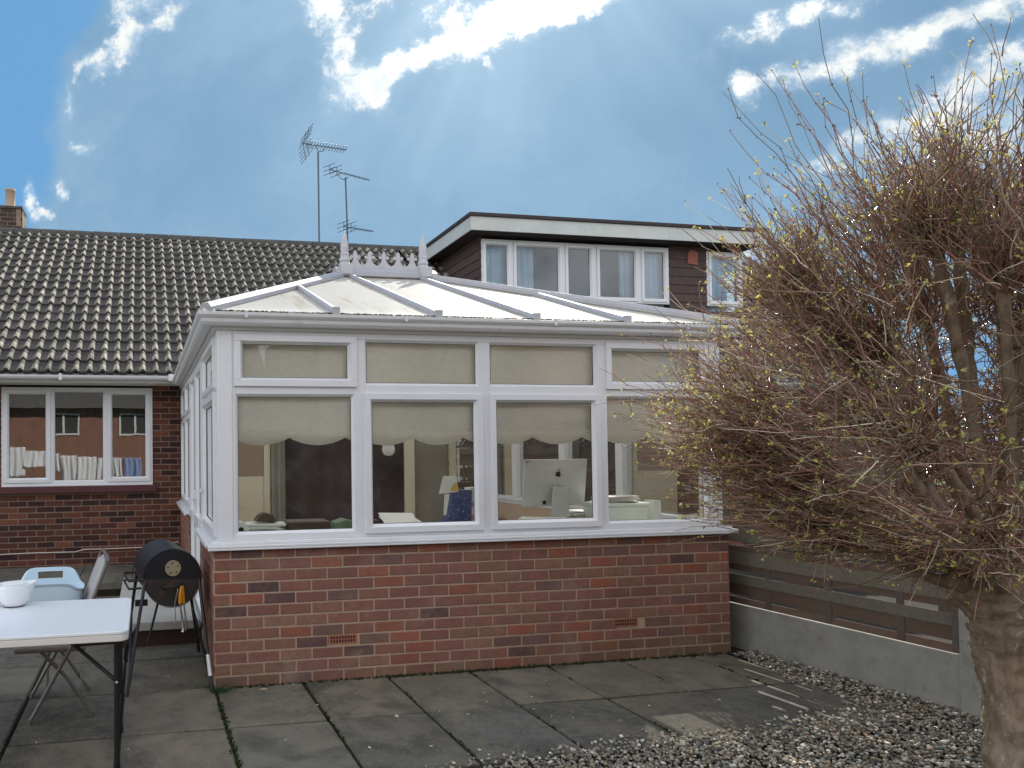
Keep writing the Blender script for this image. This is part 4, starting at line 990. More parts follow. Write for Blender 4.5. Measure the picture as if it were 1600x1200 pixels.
def slim(z, x0, x1, dz):
    B = MB(); a = Vector((x0, 8.60, z)); e = Vector((x1, 8.45, z+dz)); B.beam(a, e, .014, .014); dd = (e-a).normalized(); sd2 = Vector((.75, -.55, .22)).normalized()
    for i in range(9):
        p = a+(e-a)*(.35+.07*i); yagi_tube(B, p-sd2*.05, p+sd2*.05, .004, 4)
    for k in range(3):
        for q in (0, .14): yagi_tube(B, a+dd*q+Vector((0, 0, -.08+.08*k))-sd2*.12+dd*-.02, a+dd*q+Vector((0, 0, -.08+.08*k))+sd2*.12, .0060)
    B.beam(a+Vector((0, 0, -.09)), a+Vector((0, 0, .09)), .012, .012); B.beam(a+dd*.14+Vector((0, 0, -.09)), a+dd*.14+Vector((0, 0, .09)), .012, .012)
    B.build('antenna', M_['aerial'], tb)
slim(7.08, 3.10, 3.86, -.22); slim(5.98, 3.37, 3.92, -.12)
B = MB(); B.tube([(3.27, 8.6, 7.02), (3.30, 8.6, 6.93), (3.42, 8.62, 6.90), (3.46, 8.6, 6.96)], .008, 6); B.build('cradle', M_['aerial'], tb); settle(tb)

# ------------------------------------------------------------------ fence
fdir = Vector((.072, -1, 0)).normalized(); fn = Vector((-1, -.072, 0)).normalized()   # fn points to our garden
FO = Vector((4.234, .23, 0)); Z = Vector((0, 0, 1))
def fpt(s, off=0, z=0): return FO + fdir*s + fn*off + Z*z
panels = [(-5.70, -3.87), (-3.78, -1.95), (-1.86, -.03-.16+.0), (-.10, 1.62), (1.73, 3.56), (3.67, 5.5)]
labs = ['fence panel furthest back beside the conservatory', 'second fence panel from the back beside the conservatory', 'fence panel just behind the conservatory corner', 'weathered fence panel between conservatory corner and concrete post', 'fence panel behind the tree trunk', 'fence panel nearest the camera at right']
fence = thing('fence', 'weathered brown board fence with concrete base and lattice top along the right side', 'fence', tuple(fpt(0)))
for (s0, s1), lab in zip(panels, labs):
    t = bpy.data.objects.new('fence_panel', None); COL.objects.link(t); t.parent = fence; t.empty_display_size = .1
    B = MB(); B.obox(fpt(s0, -.03, -.05), fdir*(s1-s0), fn*.045, Z*.385); B.build('gravel_board', M_['conc'], t, .004)
    B = MB()
    def board(z0_, z1_, off, th=.005, gap=0):
        k = random.uniform(.8, 1.2); grey = off > 0
        c = (.165*k, .145*k, .118*k) if grey else (.165*k, .105*k, .080*k)
        n_ = 18; w1, w2 = random.uniform(-.002, .002), random.uniform(-.002, .002)
        for i in range(n_):
            a = s0+.03+(s1-s0-.06)*i/n_; c2 = s0+.03+(s1-s0-.06)*(i+1)/n_
            wz = lambda q: w1*math.sin(q*2.1)+w2*math.sin(q*5+1)
            gp_ = gap if noise.noise(Vector((a*2.3, z0_*9, s0))) < (-.12 if z0_ > .7 else .16 if z0_ > .5 else -.25) else 0
            B.obox(fpt(a, off, z0_+wz(a)-gp_), fdir*(c2-a)+Z*(wz(c2)-wz(a)), fn*th, Z*(z1_-z0_+gp_), c)
    zz = [(.340, .392, .0), (.412, .512, .0, .018), (.500, .578, .0060), (.608, .668, .0, .034), (.655, .758, .0060), (.748, .805, .0), (.835, .955, .0060, .038), (.945, .995, .0), (1.030, 1.12, .0060, .04), (1.11, 1.185, .0), (1.222, 1.28, .0060, .042), (1.27, 1.35, .0), (1.388, 1.48, .0060, .042), (1.47, 1.55, .0), (1.54, 1.62, .0060)]
    for q in zz: board(q[0], q[1], q[2], gap=q[3] if len(q) > 3 else 0)
    k = 0; s = s0+.42
    B.obox(fpt(s0, -.012, .345), fdir*.04, fn*.036, Z*1.29, (.13, .11, .10)); B.obox(fpt(s1-.04, -.012, .345), fdir*.04, fn*.036, Z*1.29, (.13, .11, .10))
    while s < s1-.1:
        B.obox(fpt(s, -.006+.010, .345), fdir*.045, fn*.0060, Z*1.27, (.12, .09, .075)); s += .47
    B.build('boards', M_['fence'], t)
    B = MB()   # diamond trellis top
    h0, h1 = 1.64, 1.90; s = s0-.4
    while s < s1:
        for sg in (1, -1):
            a = (s, h0) if sg > 0 else (s, h1); e = (s+.38, h1) if sg > 0 else (s+.38, h0)
            ta_ = max(0, (s0-a[0])/.38); tb_ = min(1, (s1-a[0])/.38)
            if tb_ <= ta_: continue
            p = fpt(a[0]+.38*ta_, .004 if sg > 0 else -.004, a[1]+(e[1]-a[1])*ta_); q = fpt(a[0]+.38*tb_, .004 if sg > 0 else -.004, a[1]+(e[1]-a[1])*tb_)
            B.beam(p, q, .008, .02, fn, (.12, .10, .08))
        s += .115
    B.obox(fpt(s0, -.012, 1.635), fdir*(s1-s0), fn*.03, Z*.03, (.13, .11, .10)); B.obox(fpt(s0, -.012, 1.89), fdir*(s1-s0), fn*.03, Z*.03, (.13, .11, .10)); B.build('trellis', M_['fence'], t)
for s_p, lab in ((-3.86, 'concrete fence post furthest back'), (-1.94, 'concrete fence post beside the conservatory side wall'), (-.19, 'concrete fence post hidden by the conservatory corner'), (1.63, 'pale concrete fence post just left of the tree trunk'), (3.57, 'concrete fence post nearest the camera')):
    B = MB(); B.obox(fpt(s_p, -.05, -.1), fdir*.10, fn*.10, Z*1.98); B.build('post', M_['conc'], fence, .006)
settle(fence)

# ------------------------------------------------------------------ tree
tr = thing('pollarded_tree', 'pollarded tree with a rough trunk and a dense ball of bare reddish shoots', 'tree', (3.10, -2.44, 0))
TC = Vector((3.115, -2.446, 0)); TR = Vector((.982, -.187, 0)); TF = Vector((.187, .982, 0))
def tp(r, f, z): return TC + TR*r + TF*f + Z*z
B = MB()
def organic(path, radii, n=14, amp=.12, seed=0, fine=0):
    """rough barked limb"""
    pts = [Vector(p) for p in path]; P2 = []; R3 = []
    for i in range(len(pts)-1):
            K_ = 18 if fine else 6
            for q in range(K_): P2.append(pts[i].lerp(pts[i+1], q/K_)); R3.append(radii[i]+(radii[i+1]-radii[i])*q/K_)
    P2.append(pts[-1]); R3.append(radii[-1]); vs = []; prev = None; k = len(P2)
    for i, p in enumerate(P2):
        d = (P2[min(i+1, k-1)]-P2[max(i-1, 0)]).normalized()
        u = d.cross(Vector((.3, 1, .1))) if prev is None else prev-d*prev.dot(d); u.normalize(); prev = u; w = d.cross(u)
        for j in range(n):
            a = 2*math.pi*j/n; dirv_ = u*math.cos(a)+w*math.sin(a); q = p+dirv_*R3[i]
            r = R3[i]*(1+amp*noise.noise(q*7+Vector((seed, 0, 0)))+amp*.8*noise.noise(q*19))
            if fine: r += fine*(abs(noise.noise(Vector((q.x*38, q.y*38, q.z*9))))-.3)+fine*.5*noise.noise(q*90)
            vs.append(p+dirv_*r)
    B.add(vs, [(i*n+j, i*n+(j+1) % n, (i+1)*n+(j+1) % n, (i+1)*n+j) for i in range(k-1) for j in range(n)], smooth=True)
    B.add(vs[-n:], [tuple(range(n))], smooth=True)
organic([tp(.075, 0, -.08), tp(.07, 0, .1), tp(.05, 0, .4), tp(.022, 0, .68), tp(.004, 0, .86), tp(-.012, 0, .97), tp(-.01, 0, 1.08)], [.14, .118, .102, .100, .120, .165, .15], 72, .16, 0, .016)
heads = [(-.19, -.05, .16, .055), (-.05, .12, .25, .05), (-.42, .05, .62, .042), (-.74, .05, 1.18, .035), (-.42, -.2, 1.34, .035), (-.05, .1, 1.44, .038), (-.70, -.05, .14, .034), (.08, -.05, .98, .05), (-.30, .45, .95, .036), (-.15, -.45, .85, .036),
         (.40, .1, .5, .042), (.62, -.1, 1.1, .036), (.35, .3, 1.42, .036), (-.55, .42, .45, .034), (-.60, -.35, .55, .034), (.25, -.4, 1.2, .034), (-.85, .1, .62, .032), (-.52, -.05, .95, .036), (-.2, .1, 1.1, .036), (.55, -.3, .6, .034), (-.45, -.42, .22, .032), (-.25, -.3, 1.15, .03)]
for k, (r, f, z, rad_) in enumerate(heads):
    mid = tp(r*.42+random.uniform(-.05, .05), f*.5, .98+z*.40*(.8 if z < .4 else 1.0)); end = tp(r, f, 1.06+z)
    organic([tp(r*.08, f*.08, .98), mid, end], [.045 if z > .3 else .045, rad_*.7, rad_*.55], 16, .30, k, .006)
    # swollen knuckle
    vs = []; kr = rad_*1.25
    for v in IV:
        q = Vector(v); vs.append(end+q*kr*(1+.35*noise.noise(q*2.3+Vector((k, 0, 0)))))
    B.add(vs, [tuple(f_) for f_ in IF], smooth=True)
B.build('trunk', M_['bark'], tr)
# shoots: vectorised three sided tubes
segsV = []; segsF = []; segsC = []; voff = 0
budP = []; leafP = []
def add_tubes(paths, r0, r1, cols):
    """paths (n, k, 3)"""
    global voff
    n, k, _ = paths.shape
    d = np.gradient(paths, axis=1); d /= np.linalg.norm(d, axis=2, keepdims=True)+1e-9
    ref = np.array([.31, .2, .93]); u = np.cross(d, ref); u /= np.linalg.norm(u, axis=2, keepdims=True)+1e-9; w = np.cross(d, u)
    t = np.linspace(0, 1, k)[None, :, None, None]; rad = (r0[:, None, None, None]*(1-t)+r1[:, None, None, None]*t)
    a = np.arange(3)*2*np.pi/3
    ring = u[:, :, None, :]*np.cos(a)[None, None, :, None]+w[:, :, None, :]*np.sin(a)[None, None, :, None]
    V = (paths[:, :, None, :]+ring*rad).reshape(-1, 3)
    idx = np.arange(n*k*3).reshape(n, k, 3)
    A0 = idx[:, :-1, :]; A1 = np.roll(idx, -1, 2)[:, :-1, :]; B1 = np.roll(idx, -1, 2)[:, 1:, :]; B0 = idx[:, 1:, :]
    Fq = np.stack([A0, A1, B1, B0], -1).reshape(-1, 4)+voff; voff += len(V)
    segsV.append(V); segsF.append(Fq); segsC.append(np.repeat(cols, (k-1)*3, 0))
heads_w = np.array([tuple(tp(r, f, 1.06+z)) for r, f, z, _ in heads])
crown_c = np.array(tp(.02, 0, 1.62))
Rv, Fv, Zv = np.array(TR), np.array(TF), np.array((0, 0, 1.))
def env(dl):
    """crown radius in direction dl given as (r, f, z) components from the crown centre"""
    r, f, z = dl.T
    return 1.34 - .06*np.clip(z, 0, 1) - .52*np.clip(-z, 0, 1) + .05*np.sin(6*r+4*z)
N = 1750
hi = rng.choice(len(heads), N); start = heads_w[hi]
out = start-crown_c; on = out/(np.linalg.norm(out, axis=1, keepdims=True)+1e-9)
rd = rng.normal(0, 1, (N, 3)); rd /= np.linalg.norm(rd, axis=1, keepdims=True)
dir0 = on*1.0+rd*.62+Zv*.16; dir0 /= np.linalg.norm(dir0, axis=1, keepdims=True)
# length: distance to the envelope along the direction
def to_env(st_, dr):
    L = np.full(len(st_), .25)
    for q in np.arange(.25, 1.9, .05):
        pos = st_+dr*q-crown_c; dist = np.linalg.norm(pos, axis=1); dl = np.stack([pos@Rv, pos@Fv, pos@Zv], 1)/dist[:, None]
        L = np.where(dist < env(dl), q, L)
    return L
L = to_env(start, dir0)*np.clip(rng.normal(.80, .20, N), .3, 1.22); L = np.minimum(L, 1.15)
start = start+rd*.03
k = 11; t = np.linspace(0, 1, k)
bend = rng.normal(0, .10, (N, 3)); bend[:, 2] = np.abs(bend[:, 2])+.07
wob = np.cumsum(rng.normal(0, .014, (N, k, 3)), axis=1)
paths = start[:, None, :]+dir0[:, None, :]*(t[None, :, None]*L[:, None, None])+bend[:, None, :]*(t[None, :, None]**2)*L[:, None, None]+wob
rr_ = (paths-np.array(tp(0, 0, 0)))@Rv; fl_ = 1.03+.17*np.clip(-rr_, 0, 1)+.08*rng.random((N, 1)); paths[:, :, 2] = np.maximum(paths[:, :, 2], fl_)
tw = np.array([(.30,.14,.105),(.38,.23,.16),(.19,.125,.09),(.62,.52,.38),(.27,.22,.13),(.30,.125,.12)])  # palest entry paints sun glints into the twig colour
def twc(n): return tw[rng.choice(len(tw), n, p=[.25,.2,.2,.13,.12,.10])]*rng.uniform(.7, 1.25, (n, 1))
add_tubes(paths, rng.uniform(.0030, .0054, N), rng.uniform(.0011, .0017, N), twc(N))
# side twigs and spurs
M2 = 11000; pi = rng.choice(N, M2); pk = rng.integers(2, k-1, M2); p0 = paths[pi, pk]; dm_ = paths[pi, pk+1]-p0; dm_ /= np.linalg.norm(dm_, axis=1, keepdims=True)
rr = rng.normal(0, 1, (M2, 3)); d2 = dm_*.85+rr*.42+Zv*.05; d2 /= np.linalg.norm(d2, axis=1, keepdims=True)
L2 = rng.uniform(.03, .30, M2)*np.where(rng.random(M2) < .4, 1.0, .45); t5 = np.linspace(0, 1, 5)
sp = p0[:, None, :]+d2[:, None, :]*(t5[None, :, None]*L2[:, None, None])+np.cumsum(rng.normal(0, .004, (M2, 5, 3)), 1)
add_tubes(sp, rng.uniform(.0018, .0030, M2), rng.uniform(.0009, .0014, M2), twc(M2))
# wispy long shoots: the lower left sheaf and the tall ones breaking the outline
def sheaf(n_, base, aim, spread, len0, len1):
    st_ = np.array([base]*n_)+rng.normal(0, .05, (n_, 3)); dr = np.array(aim)+rng.normal(0, spread, (n_, 3)); dr /= np.linalg.norm(dr, axis=1, keepdims=True)
    LL = rng.uniform(len0, len1, n_); pth = st_[:, None, :]+dr[:, None, :]*(t[None, :, None]*LL[:, None, None])+np.cumsum(rng.normal(0, .013, (n_, k, 3)), 1)
    pth[:, :, 2] += (t[None, :]**2)*LL[:, None]*.12
    add_tubes(pth, rng.uniform(.0026, .0042, n_), rng.uniform(.0010, .0015, n_), twc(n_)); return pth
def v3(r, f, z): return tuple(TR*r+TF*f+Z*z)
P1 = sheaf(190, tuple(tp(-.60, 0, 1.32)), v3(-1, .05, .12), .17, .32, .74)
P2_ = sheaf(200, tuple(tp(-.78, .1, 1.60)), v3(-1, 0, .12), .24, .3, .62)
P4_ = sheaf(110, tuple(tp(-.35, -.1, 1.22)), v3(-1, -.15, .10), .16, .3, .75)
P3_ = sheaf(26, tuple(tp(-.45, -.1, 2.3)), v3(-.62, -.1, .8), .16, .5, .98)
P5_ = sheaf(16, tuple(tp(-.05, -.1, 2.3)), v3(-.15, -.1, .9), .22, .4, .75)
P7_ = sheaf(95, tuple(tp(-.45, 0, 1.95)), v3(-.75, 0, .62), .2, .4, .95)
P8_ = sheaf(150, tuple(tp(-.75, 0, 1.45)), v3(-1, 0, .22), .22, .25, .58)
P6_ = []
for cc_ in ((.05, 0, 1.7), (.35, .1, 1.9), (-.2, .1, 1.5), (.3, -.2, 1.5), (.5, .2, 2.2), (-.35, .1, 1.9), (.1, .2, 2.2)): P6_.append(sheaf(120, tuple(tp(*cc_)), (0, 0, .25), .6, .25, .6))
P6_ = np.concatenate(P6_)
allp = [paths, P1, P2_, P3_, P4_, P5_, P6_, P7_, P8_]
np_mesh('twigs', np.concatenate(segsV), np.concatenate(segsF), M_['twig'], tr, np.concatenate(segsC), True)
# buds and breaking leaves
bp_ = []; bs_ = []; lp = []; ls = []
for A_ in allp:
    for _ in range(6 if A_ is paths else 9):
        i = rng.choice(len(A_), len(A_)); kk = rng.integers(3, k, len(A_)); q = A_[i, kk]+rng.normal(0, .004, (len(A_), 3)); bp_.append(q)
bp_ = np.concatenate(bp_)
oc = np.array([(1,0,0),(-1,0,0),(0,1,0),(0,-1,0),(0,0,1.4),(0,0,-1.4)], float); of = np.array([(0,2,4),(2,1,4),(1,3,4),(3,0,4),(2,0,5),(1,2,5),(3,1,5),(0,3,5)])
def blobs(P_, sz, name, mt, parent):
    n = len(P_); V = oc[None]*sz[:, None, None]*rng.uniform(.7, 1.3, (n, 6, 1)); V = V+P_[:, None, :]; Fq = (of[None]+(np.arange(n)*6)[:, None, None]).reshape(-1, 3)
    return np_mesh(name, V.reshape(-1, 3), Fq, mt, parent)
o = blobs(bp_, rng.uniform(.002, .0042, len(bp_)), 'buds', M_['bud2'], tr)
ends = np.concatenate([A_[:, -1] for A_ in allp]+[A_[:, -3] for A_ in (P1, P2_, P4_)]+[sp[:, -1][rng.random(M2) < .42]])
lw = rng.random(len(ends)) < .62; ends = ends[lw]
cl = np.repeat(ends, 4, 0)+rng.normal(0, .006, (len(ends)*4, 3)); n = len(cl)
sz = rng.uniform(.0035, .0105, n)
a1 = rng.normal(0, 1, (n, 3)); a1 /= np.linalg.norm(a1, axis=1, keepdims=True); a2 = np.cross(a1, rng.normal(0, 1, (n, 3))); a2 /= np.linalg.norm(a2, axis=1, keepdims=True)
V = np.stack([cl-a1*sz[:, None], cl+a2*sz[:, None]*.5, cl+a1*sz[:, None], cl-a2*sz[:, None]*.5], 1).reshape(-1, 3)
np_mesh('young_leaves', V, np.arange(n*4).reshape(n, 4), M_['bud'], tr)
settle(tr)

# ------------------------------------------------------------------ folding table
TX1, TY0, TY1 = -.535, -1.345, -.52
tbl = thing('folding_table', 'white plastic topped folding table with black tubular legs', 'table', (-1.4, -.93, 0))
def rrect(x0, x1, y0, y1, r, n=6):
    P_ = []
    for cx, cy, a0 in ((x1-r, y1-r, 0), (x0+r, y1-r, 90), (x0+r, y0+r, 180), (x1-r, y0+r, 270)):
        for i in range(n+1): a = R_(a0+90*i/n); P_.append((cx+r*math.cos(a), cy+r*math.sin(a)))
    return P_
B = MB(); B.prism([(x, y, .724) for x, y in rrect(-2.36, TX1, TY0, TY1, .05)], (0, 0, .016)); B.build('tabletop', M_['tabletop'], tbl, .004)
B = MB(); B.prism([(x, y, .690) for x, y in rrect(-2.3585, TX1-.0015, TY0+.0015, TY1-.0015, .05)], (0, 0, .0335)); B.build('table_rim', M_['tableedge'], tbl, .004)
for (lx, yy) in ((-.60, (-1.14, -.64)), (-2.2, (-1.14, -.64))):
    for yv in yy:
        B = MB(); B.tube([(lx, yv, .003), (lx, yv, .695)], .0145, 10); B.tube([(lx, yv, 0), (lx, yv, .03)], .018, 10); B.build('leg', M_['steel_dark'], tbl)
    B = MB(); B.tube([(lx, yy[0], .60), (lx, yy[1], .60)], .011, 8); B.tube([(lx, yy[0], .22), (lx, yy[1], .22)], .009, 8)
    sx = -1 if lx > -1 else 1
    B.tube([(lx, -1.135, .44), (lx+sx*.22, -1.0, .60), (lx+sx*.38, -.95, .69)], .010, 8); B.beam((lx, -1.0, .605), (lx+sx*.22, -1.0, .60), .012, .02); B.build('brace', M_['steel_dark'], tbl)
B = MB(); B.lathe([(0, 0), (.008, 0), (.008, .006), (0, .006)], 10, (0, 0, 0), axis='y'); B.v = [(x-.60, y-1.162, z+.44) for x, y, z in B.v]; B.build('rivet', M_['chrome'], tbl)
settle(tbl)
# mixing bowl on the table
bw = thing('mixing_bowl', 'small white bowl with pouring lip and dark base on the table corner', 'bowl', (-1.235, -.62, .741))
B = MB(); n_ = 36; prof = [(.045, .0), (.062, .004), (.078, .03), (.088, .07), (.094, .10), (.100, .118), (.098, .121), (.090, .112), (.082, .08), (.07, .03), (.05, .014), (.0, .012)]
vs = []
for (r, z) in prof:
    for j in range(n_):
        a = 2*math.pi*j/n_; lip = max(0, math.cos(a-.35))**14*.028*(z/.12) ; zz_ = z+max(0, math.cos(a-.35))**10*.012*(z/.12)
        vs.append((-1.235+(r+lip)*math.cos(a), -.62+(r+lip)*math.sin(a), .7445+zz_))
B.add(vs, [(i*n_+j, i*n_+(j+1) % n_, (i+1)*n_+(j+1) % n_, (i+1)*n_+j) for i in range(len(prof)-1) for j in range(n_)], smooth=True); B.build('bowl', M_['bowl'], bw)
B = MB(); B.lathe([(0, .7405), (.052, .7405), (.058, .744), (.060, .752), (.05, .756)], 30, (-1.235, -.62, 0)); B.build('base', M_['navy'], bw)
B = MB(); B.prism([(-1.29, -.67, .852), (-1.17, -.66, .868), (-1.165, -.60, .866), (-1.22, -.56, .870), (-1.30, -.60, .862)], (0, 0, .004)); B.build('lid', M_['paper'], bw)
B = MB(); B.tube([(-1.335, -.60, .84), (-1.37, -.58, .82), (-1.365, -.58, .78), (-1.33, -.60, .765)], .008, 8); B.build('handle', M_['navy'], bw); settle(bw); bw.location.x += .055
# folding chair
fc = thing('folding_chair', 'grey metal folding chair standing sideways behind the white table', 'chair', (-1.03, -.15, 0))
yA, yB = -.40, .10
for yv in (yA, yB):
    B = MB(); B.tube([(-.715, yv, .925), (-.80, yv, .70), (-.93, yv, .42), (-1.16, yv, .012)] if True else [], .012, 10); B.tube([(-1.16, yv, .0), (-1.155, yv, .03)], .016, 10); B.build('leg', M_['chair_metal'], fc)
    B = MB(); B.tube([(-1.10, yv+.02, .42), (-.95, yv+.02, .25), (-.80, yv+.02, .012)], .011, 10); B.tube([(-.80, yv+.02, 0), (-.803, yv+.02, .03)], .015, 10); B.build('leg', M_['chair_metal'], fc)
B = MB(); B.tube([(-.715, yA, .925), (-.708, yA+.05, .945), (-.706, (yA+yB)/2, .95), (-.708, yB-.05, .945), (-.715, yB, .925)], .012, 10); B.build('top_rail', M_['chair_metal'], fc); B = MB(); B.tube([(-1.06, yA, .17), (-1.06, yB, .17)], .008, 8); B.build('crossbar', M_['chair_metal'], fc); B = MB(); B.tube([(-.85, yA+.02, .12), (-.85, yB+.02, .12)], .008, 8); B.build('crossbar', M_['chair_metal'], fc)
B = MB(); B.prism([(-1.25, yA-.0, .415), (-.84, yA, .40), (-.83, yA, .435), (-1.25, yA, .45)], (0, yB-yA, 0)); B.build('seat', M_['chair_beige'], fc, .014)
B = MB(); prf = []
for i in range(11):
    tt = i/10; z = .60+.33*tt; x = -.825+.115*tt - .012*math.sin(math.pi*tt); prf.append((x, z))
ny = 16; vs = []
for side_ in (-1, 1):
    for i, (x, z) in enumerate(prf):
        tt = i/10; hw_ = (yB-yA)/2-.025; ed = max(0, (abs(tt-.5)-.36)/.14); hw_ *= math.sqrt(max(.05, 1-ed**2*.72))
        for j in range(ny+1):
            w_ = -1+2*j/ny; th_ = (.020 if side_ < 0 else .008)*(1-w_**6)*(1-ed**4); vs.append((x+side_*th_, (yA+yB)/2+hw_*w_, z))
m1 = ny+1; nn_ = len(prf)*m1
B.add(vs, [(i*m1+j, (i+1)*m1+j, (i+1)*m1+j+1, i*m1+j+1) for i in range(10) for j in range(ny)]+[(nn_+i*m1+j, nn_+i*m1+j+1, nn_+(i+1)*m1+j+1, nn_+(i+1)*m1+j) for i in range(10) for j in range(ny)], smooth=True)
B.build('backrest', M_['chair_vinyl'], fc); settle(fc)
fc.rotation_euler = (0, 0, R_(7))
# laundry basket on the chair seat
bk_ = thing('laundry_basket', 'pale blue plastic basket with handle slots on the folding chair seat', 'basket', (-1.05, -.15, .45))
def basket():
    B = MB(); n_ = 72; rows_ = []
    def shape(zf, j, inner=0):
        a = 2*math.pi*j/n_; ex = .215+.03*zf-inner; ey = .15+.025*zf-inner
        c_, s_ = math.cos(a), math.sin(a); p = .55
        return (-1.06+ex*math.copysign(abs(c_)**p, c_), -.15+ey*math.copysign(abs(s_)**p, s_))
    def topz(j):
        a = 2*math.pi*j/n_; w = abs(math.sin(a)); sm_ = max(0, min(1, (w-.60)/.385)); sm_ = sm_*sm_*(3-2*sm_); return .315+.03*w+(.09 if math.sin(a) > 0 else .03)*sm_
    vs = []; levels = [0, .3, .6, .83, .94, 1.0]
    for inner in (0, 1):
        for lv in (levels if not inner else levels[::-1]):
            for j in range(n_):
                x, y = shape(lv, j, .007 if inner else (-.012 if lv == 1.0 else 0)); vs.append((x, y, .452+topz(j)*lv))
    R3_ = len(levels)*2; skip_ = set()
    for i in range(R3_-1):
        for j in range(n_):
            a = math.degrees(2*math.pi*(j+.5)/n_)
            if i in (3, 7) and 79 < a < 101: continue
            B.add([vs[i*n_+j], vs[i*n_+(j+1) % n_], vs[(i+1)*n_+(j+1) % n_], vs[(i+1)*n_+j]], [(0,1,2,3)], smooth=False)
    B.add([(-1.06+.2*math.cos(2*math.pi*j/24), -.15+.14*math.sin(2*math.pi*j/24), .456) for j in range(24)], [tuple(range(24))])
    return B
basket().build('tub', M_['basket'], bk_); settle(bk_); bk_.scale = (.86, .86, .93)

# ------------------------------------------------------------------ barrel barbecue
BC = Vector((-.265, .30, .70)); BR = .205; BL = .62
bq = thing('barrel_barbecue', 'black barrel barbecue on splayed legs beside the conservatory corner', 'barbecue', (-.265, .6, 0))
ax = Vector((-.12, 1, 0)).normalized(); sdv = Vector((1, .12, 0)).normalized()
def ring(c, r, a0, a1, n): return [c+sdv*(r*math.cos(a0+(a1-a0)*i/n))+Z*(r*math.sin(a0+(a1-a0)*i/n)) for i in range(n+1)]
def half(a0, a1, r, y0, y1, name, mt):
    B = MB(); n_ = 24; A1 = ring(BC+ax*y0, r, a0, a1, n_); A2 = ring(BC+ax*y1, r, a0, a1, n_); m_ = n_+1
    B.add(A1+A2, [(i, i+1, m_+i+1, m_+i) for i in range(n_)], smooth=True)
    for C_, fl_ in ((A1, 1), (A2, 0)): B.add(C_, [tuple(range(m_)) if not fl_ else tuple(range(m_))[::-1]])
    e = .012; E1 = ring(BC+ax*(y0-.004), r+.006, a0, a1, n_); E2 = ring(BC+ax*(y0+.018), r+.006, a0, a1, n_); B.add(E1+E2, [(i, i+1, m_+i+1, m_+i) for i in range(n_)], smooth=True)
    return B.build(name, mt, bq)
tilt = R_(-4)
lidp = half(tilt, math.pi+tilt, BR+.004, 0, BL, 'lid', M_['bbq'])
bowlp = half(math.pi+tilt, 2*math.pi+tilt, BR-.004, .004, BL-.004, 'firebox', M_['bbq_rust'])
B = MB(); c0 = BC+Z*.075-ax*.007; n_ = 36
def disc(B, c, r, th, n=36, col=(1,1,1)):
    P_ = [c+sdv*(r*math.cos(2*math.pi*i/n))+Z*(r*math.sin(2*math.pi*i/n)) for i in range(n)]; B.prism(P_, -ax*th, col)
disc(B, c0, .056, .006, 20); vo = B.build('vent_disc', M_['vent'], lidp)
for i in range(5):
    B = MB(); a = math.pi/2+.1+2*math.pi*i/5; disc(B, c0+sdv*(.036*math.cos(a))+Z*(.036*math.sin(a))-ax*.0055, .0060, .002, 14); B.build('vent_hole', M_['black'], vo)
B = MB(); B.tube([BC-ax*.0+Z*-.045-sdv*.075, BC-ax*.045+Z*-.05-sdv*.07, BC-ax*.045+Z*-.05+sdv*.07, BC+Z*-.045+sdv*.075], .009, 8); B.build('end_handle', M_['bbq'], bowlp)
for yo in (.10, .52):
    for sg in (-1, 1):
        top = BC+ax*yo+sdv*(sg*BR*.93)+Z*.0; bot = Vector((top.x+sg*.10, top.y+(-.09 if yo < .3 else .09), .0))
        if yo < .3: bot = Vector((-.58, -.05, 0)) if sg < 0 else Vector((-.022, -.03, 0)); top = top - ax*.08
        bq_feet = globals().setdefault('feet', {}); bq_feet[(yo, sg)] = (top.copy(), bot.copy())
        B = MB(); B.tube([top+Z*.0, bot], .0125, 8); lg_ = B.build('leg', M_['steel_dark'], bq)
        if yo < .3 and sg > 0: B = MB(); B.tube([top.lerp(bot, .70), top.lerp(bot, .88)], .0145, 8); B.build('sleeve', M_['alu'], lg_)
B = MB()
for sg in (-1, 1):
    (a, a2), (c, c2) = feet[(.10, sg)], feet[(.52, sg)]; B.tube([a.lerp(a2, .40), c.lerp(c2, .85)], .009, 8); B.tube([a.lerp(a2, .85), c.lerp(c2, .45)], .009, 8)
B.tube([BC+ax*.04-Z*.17-sdv*.10, BC+ax*.04-Z*.44-sdv*.17], .009, 8)
B.build('brace', M_['steel_dark'], bq)
B = MB()
for zz_ in (-.02, -.075): B.tube([BC+ax*.12-sdv*BR+Z*zz_, BC+ax*.12-sdv*(BR+.09)+Z*zz_, BC+ax*.50-sdv*(BR+.09)+Z*zz_, BC+ax*.50-sdv*BR+Z*zz_], .008, 8)
B.build('side_rack', M_['steel_dark'], bq)
B = MB(); B.box(-.53, -.44, .38, .47, .50, .53); B.build('side_bracket', M_['bbq'], bq)
settle(bq)
tg = thing('barbecue_tongs', 'tongs with bright orange handles hanging from the barbecue end', 'tongs', (-.22, .27, .45))
B = MB(); B.tube([(-.205, .235, .655), (-.215, .228, .60), (-.218, .23, .535)], [.010, .014, .013], 10); B.tube([(-.20, .250, .655), (-.198, .25, .60), (-.192, .25, .535)], [.010, .013, .012], 10); B.build('handle', M_['orange'], tg)
B = MB(); B.tube([(-.218, .23, .535), (-.205, .235, .44), (-.195, .24, .36), (-.20, .235, .335)], [.005, .007, .009, .012], 8); B.tube([(-.192, .25, .535), (-.180, .25, .44), (-.178, .25, .345)], [.005, .006, .010], 8); B.tube([(-.23, .24, .64), (-.255, .24, .53), (-.25, .24, .44), (-.258, .24, .40)], .004, 6); B.build('steel_arm', M_['chrome'], tg); settle(tg)
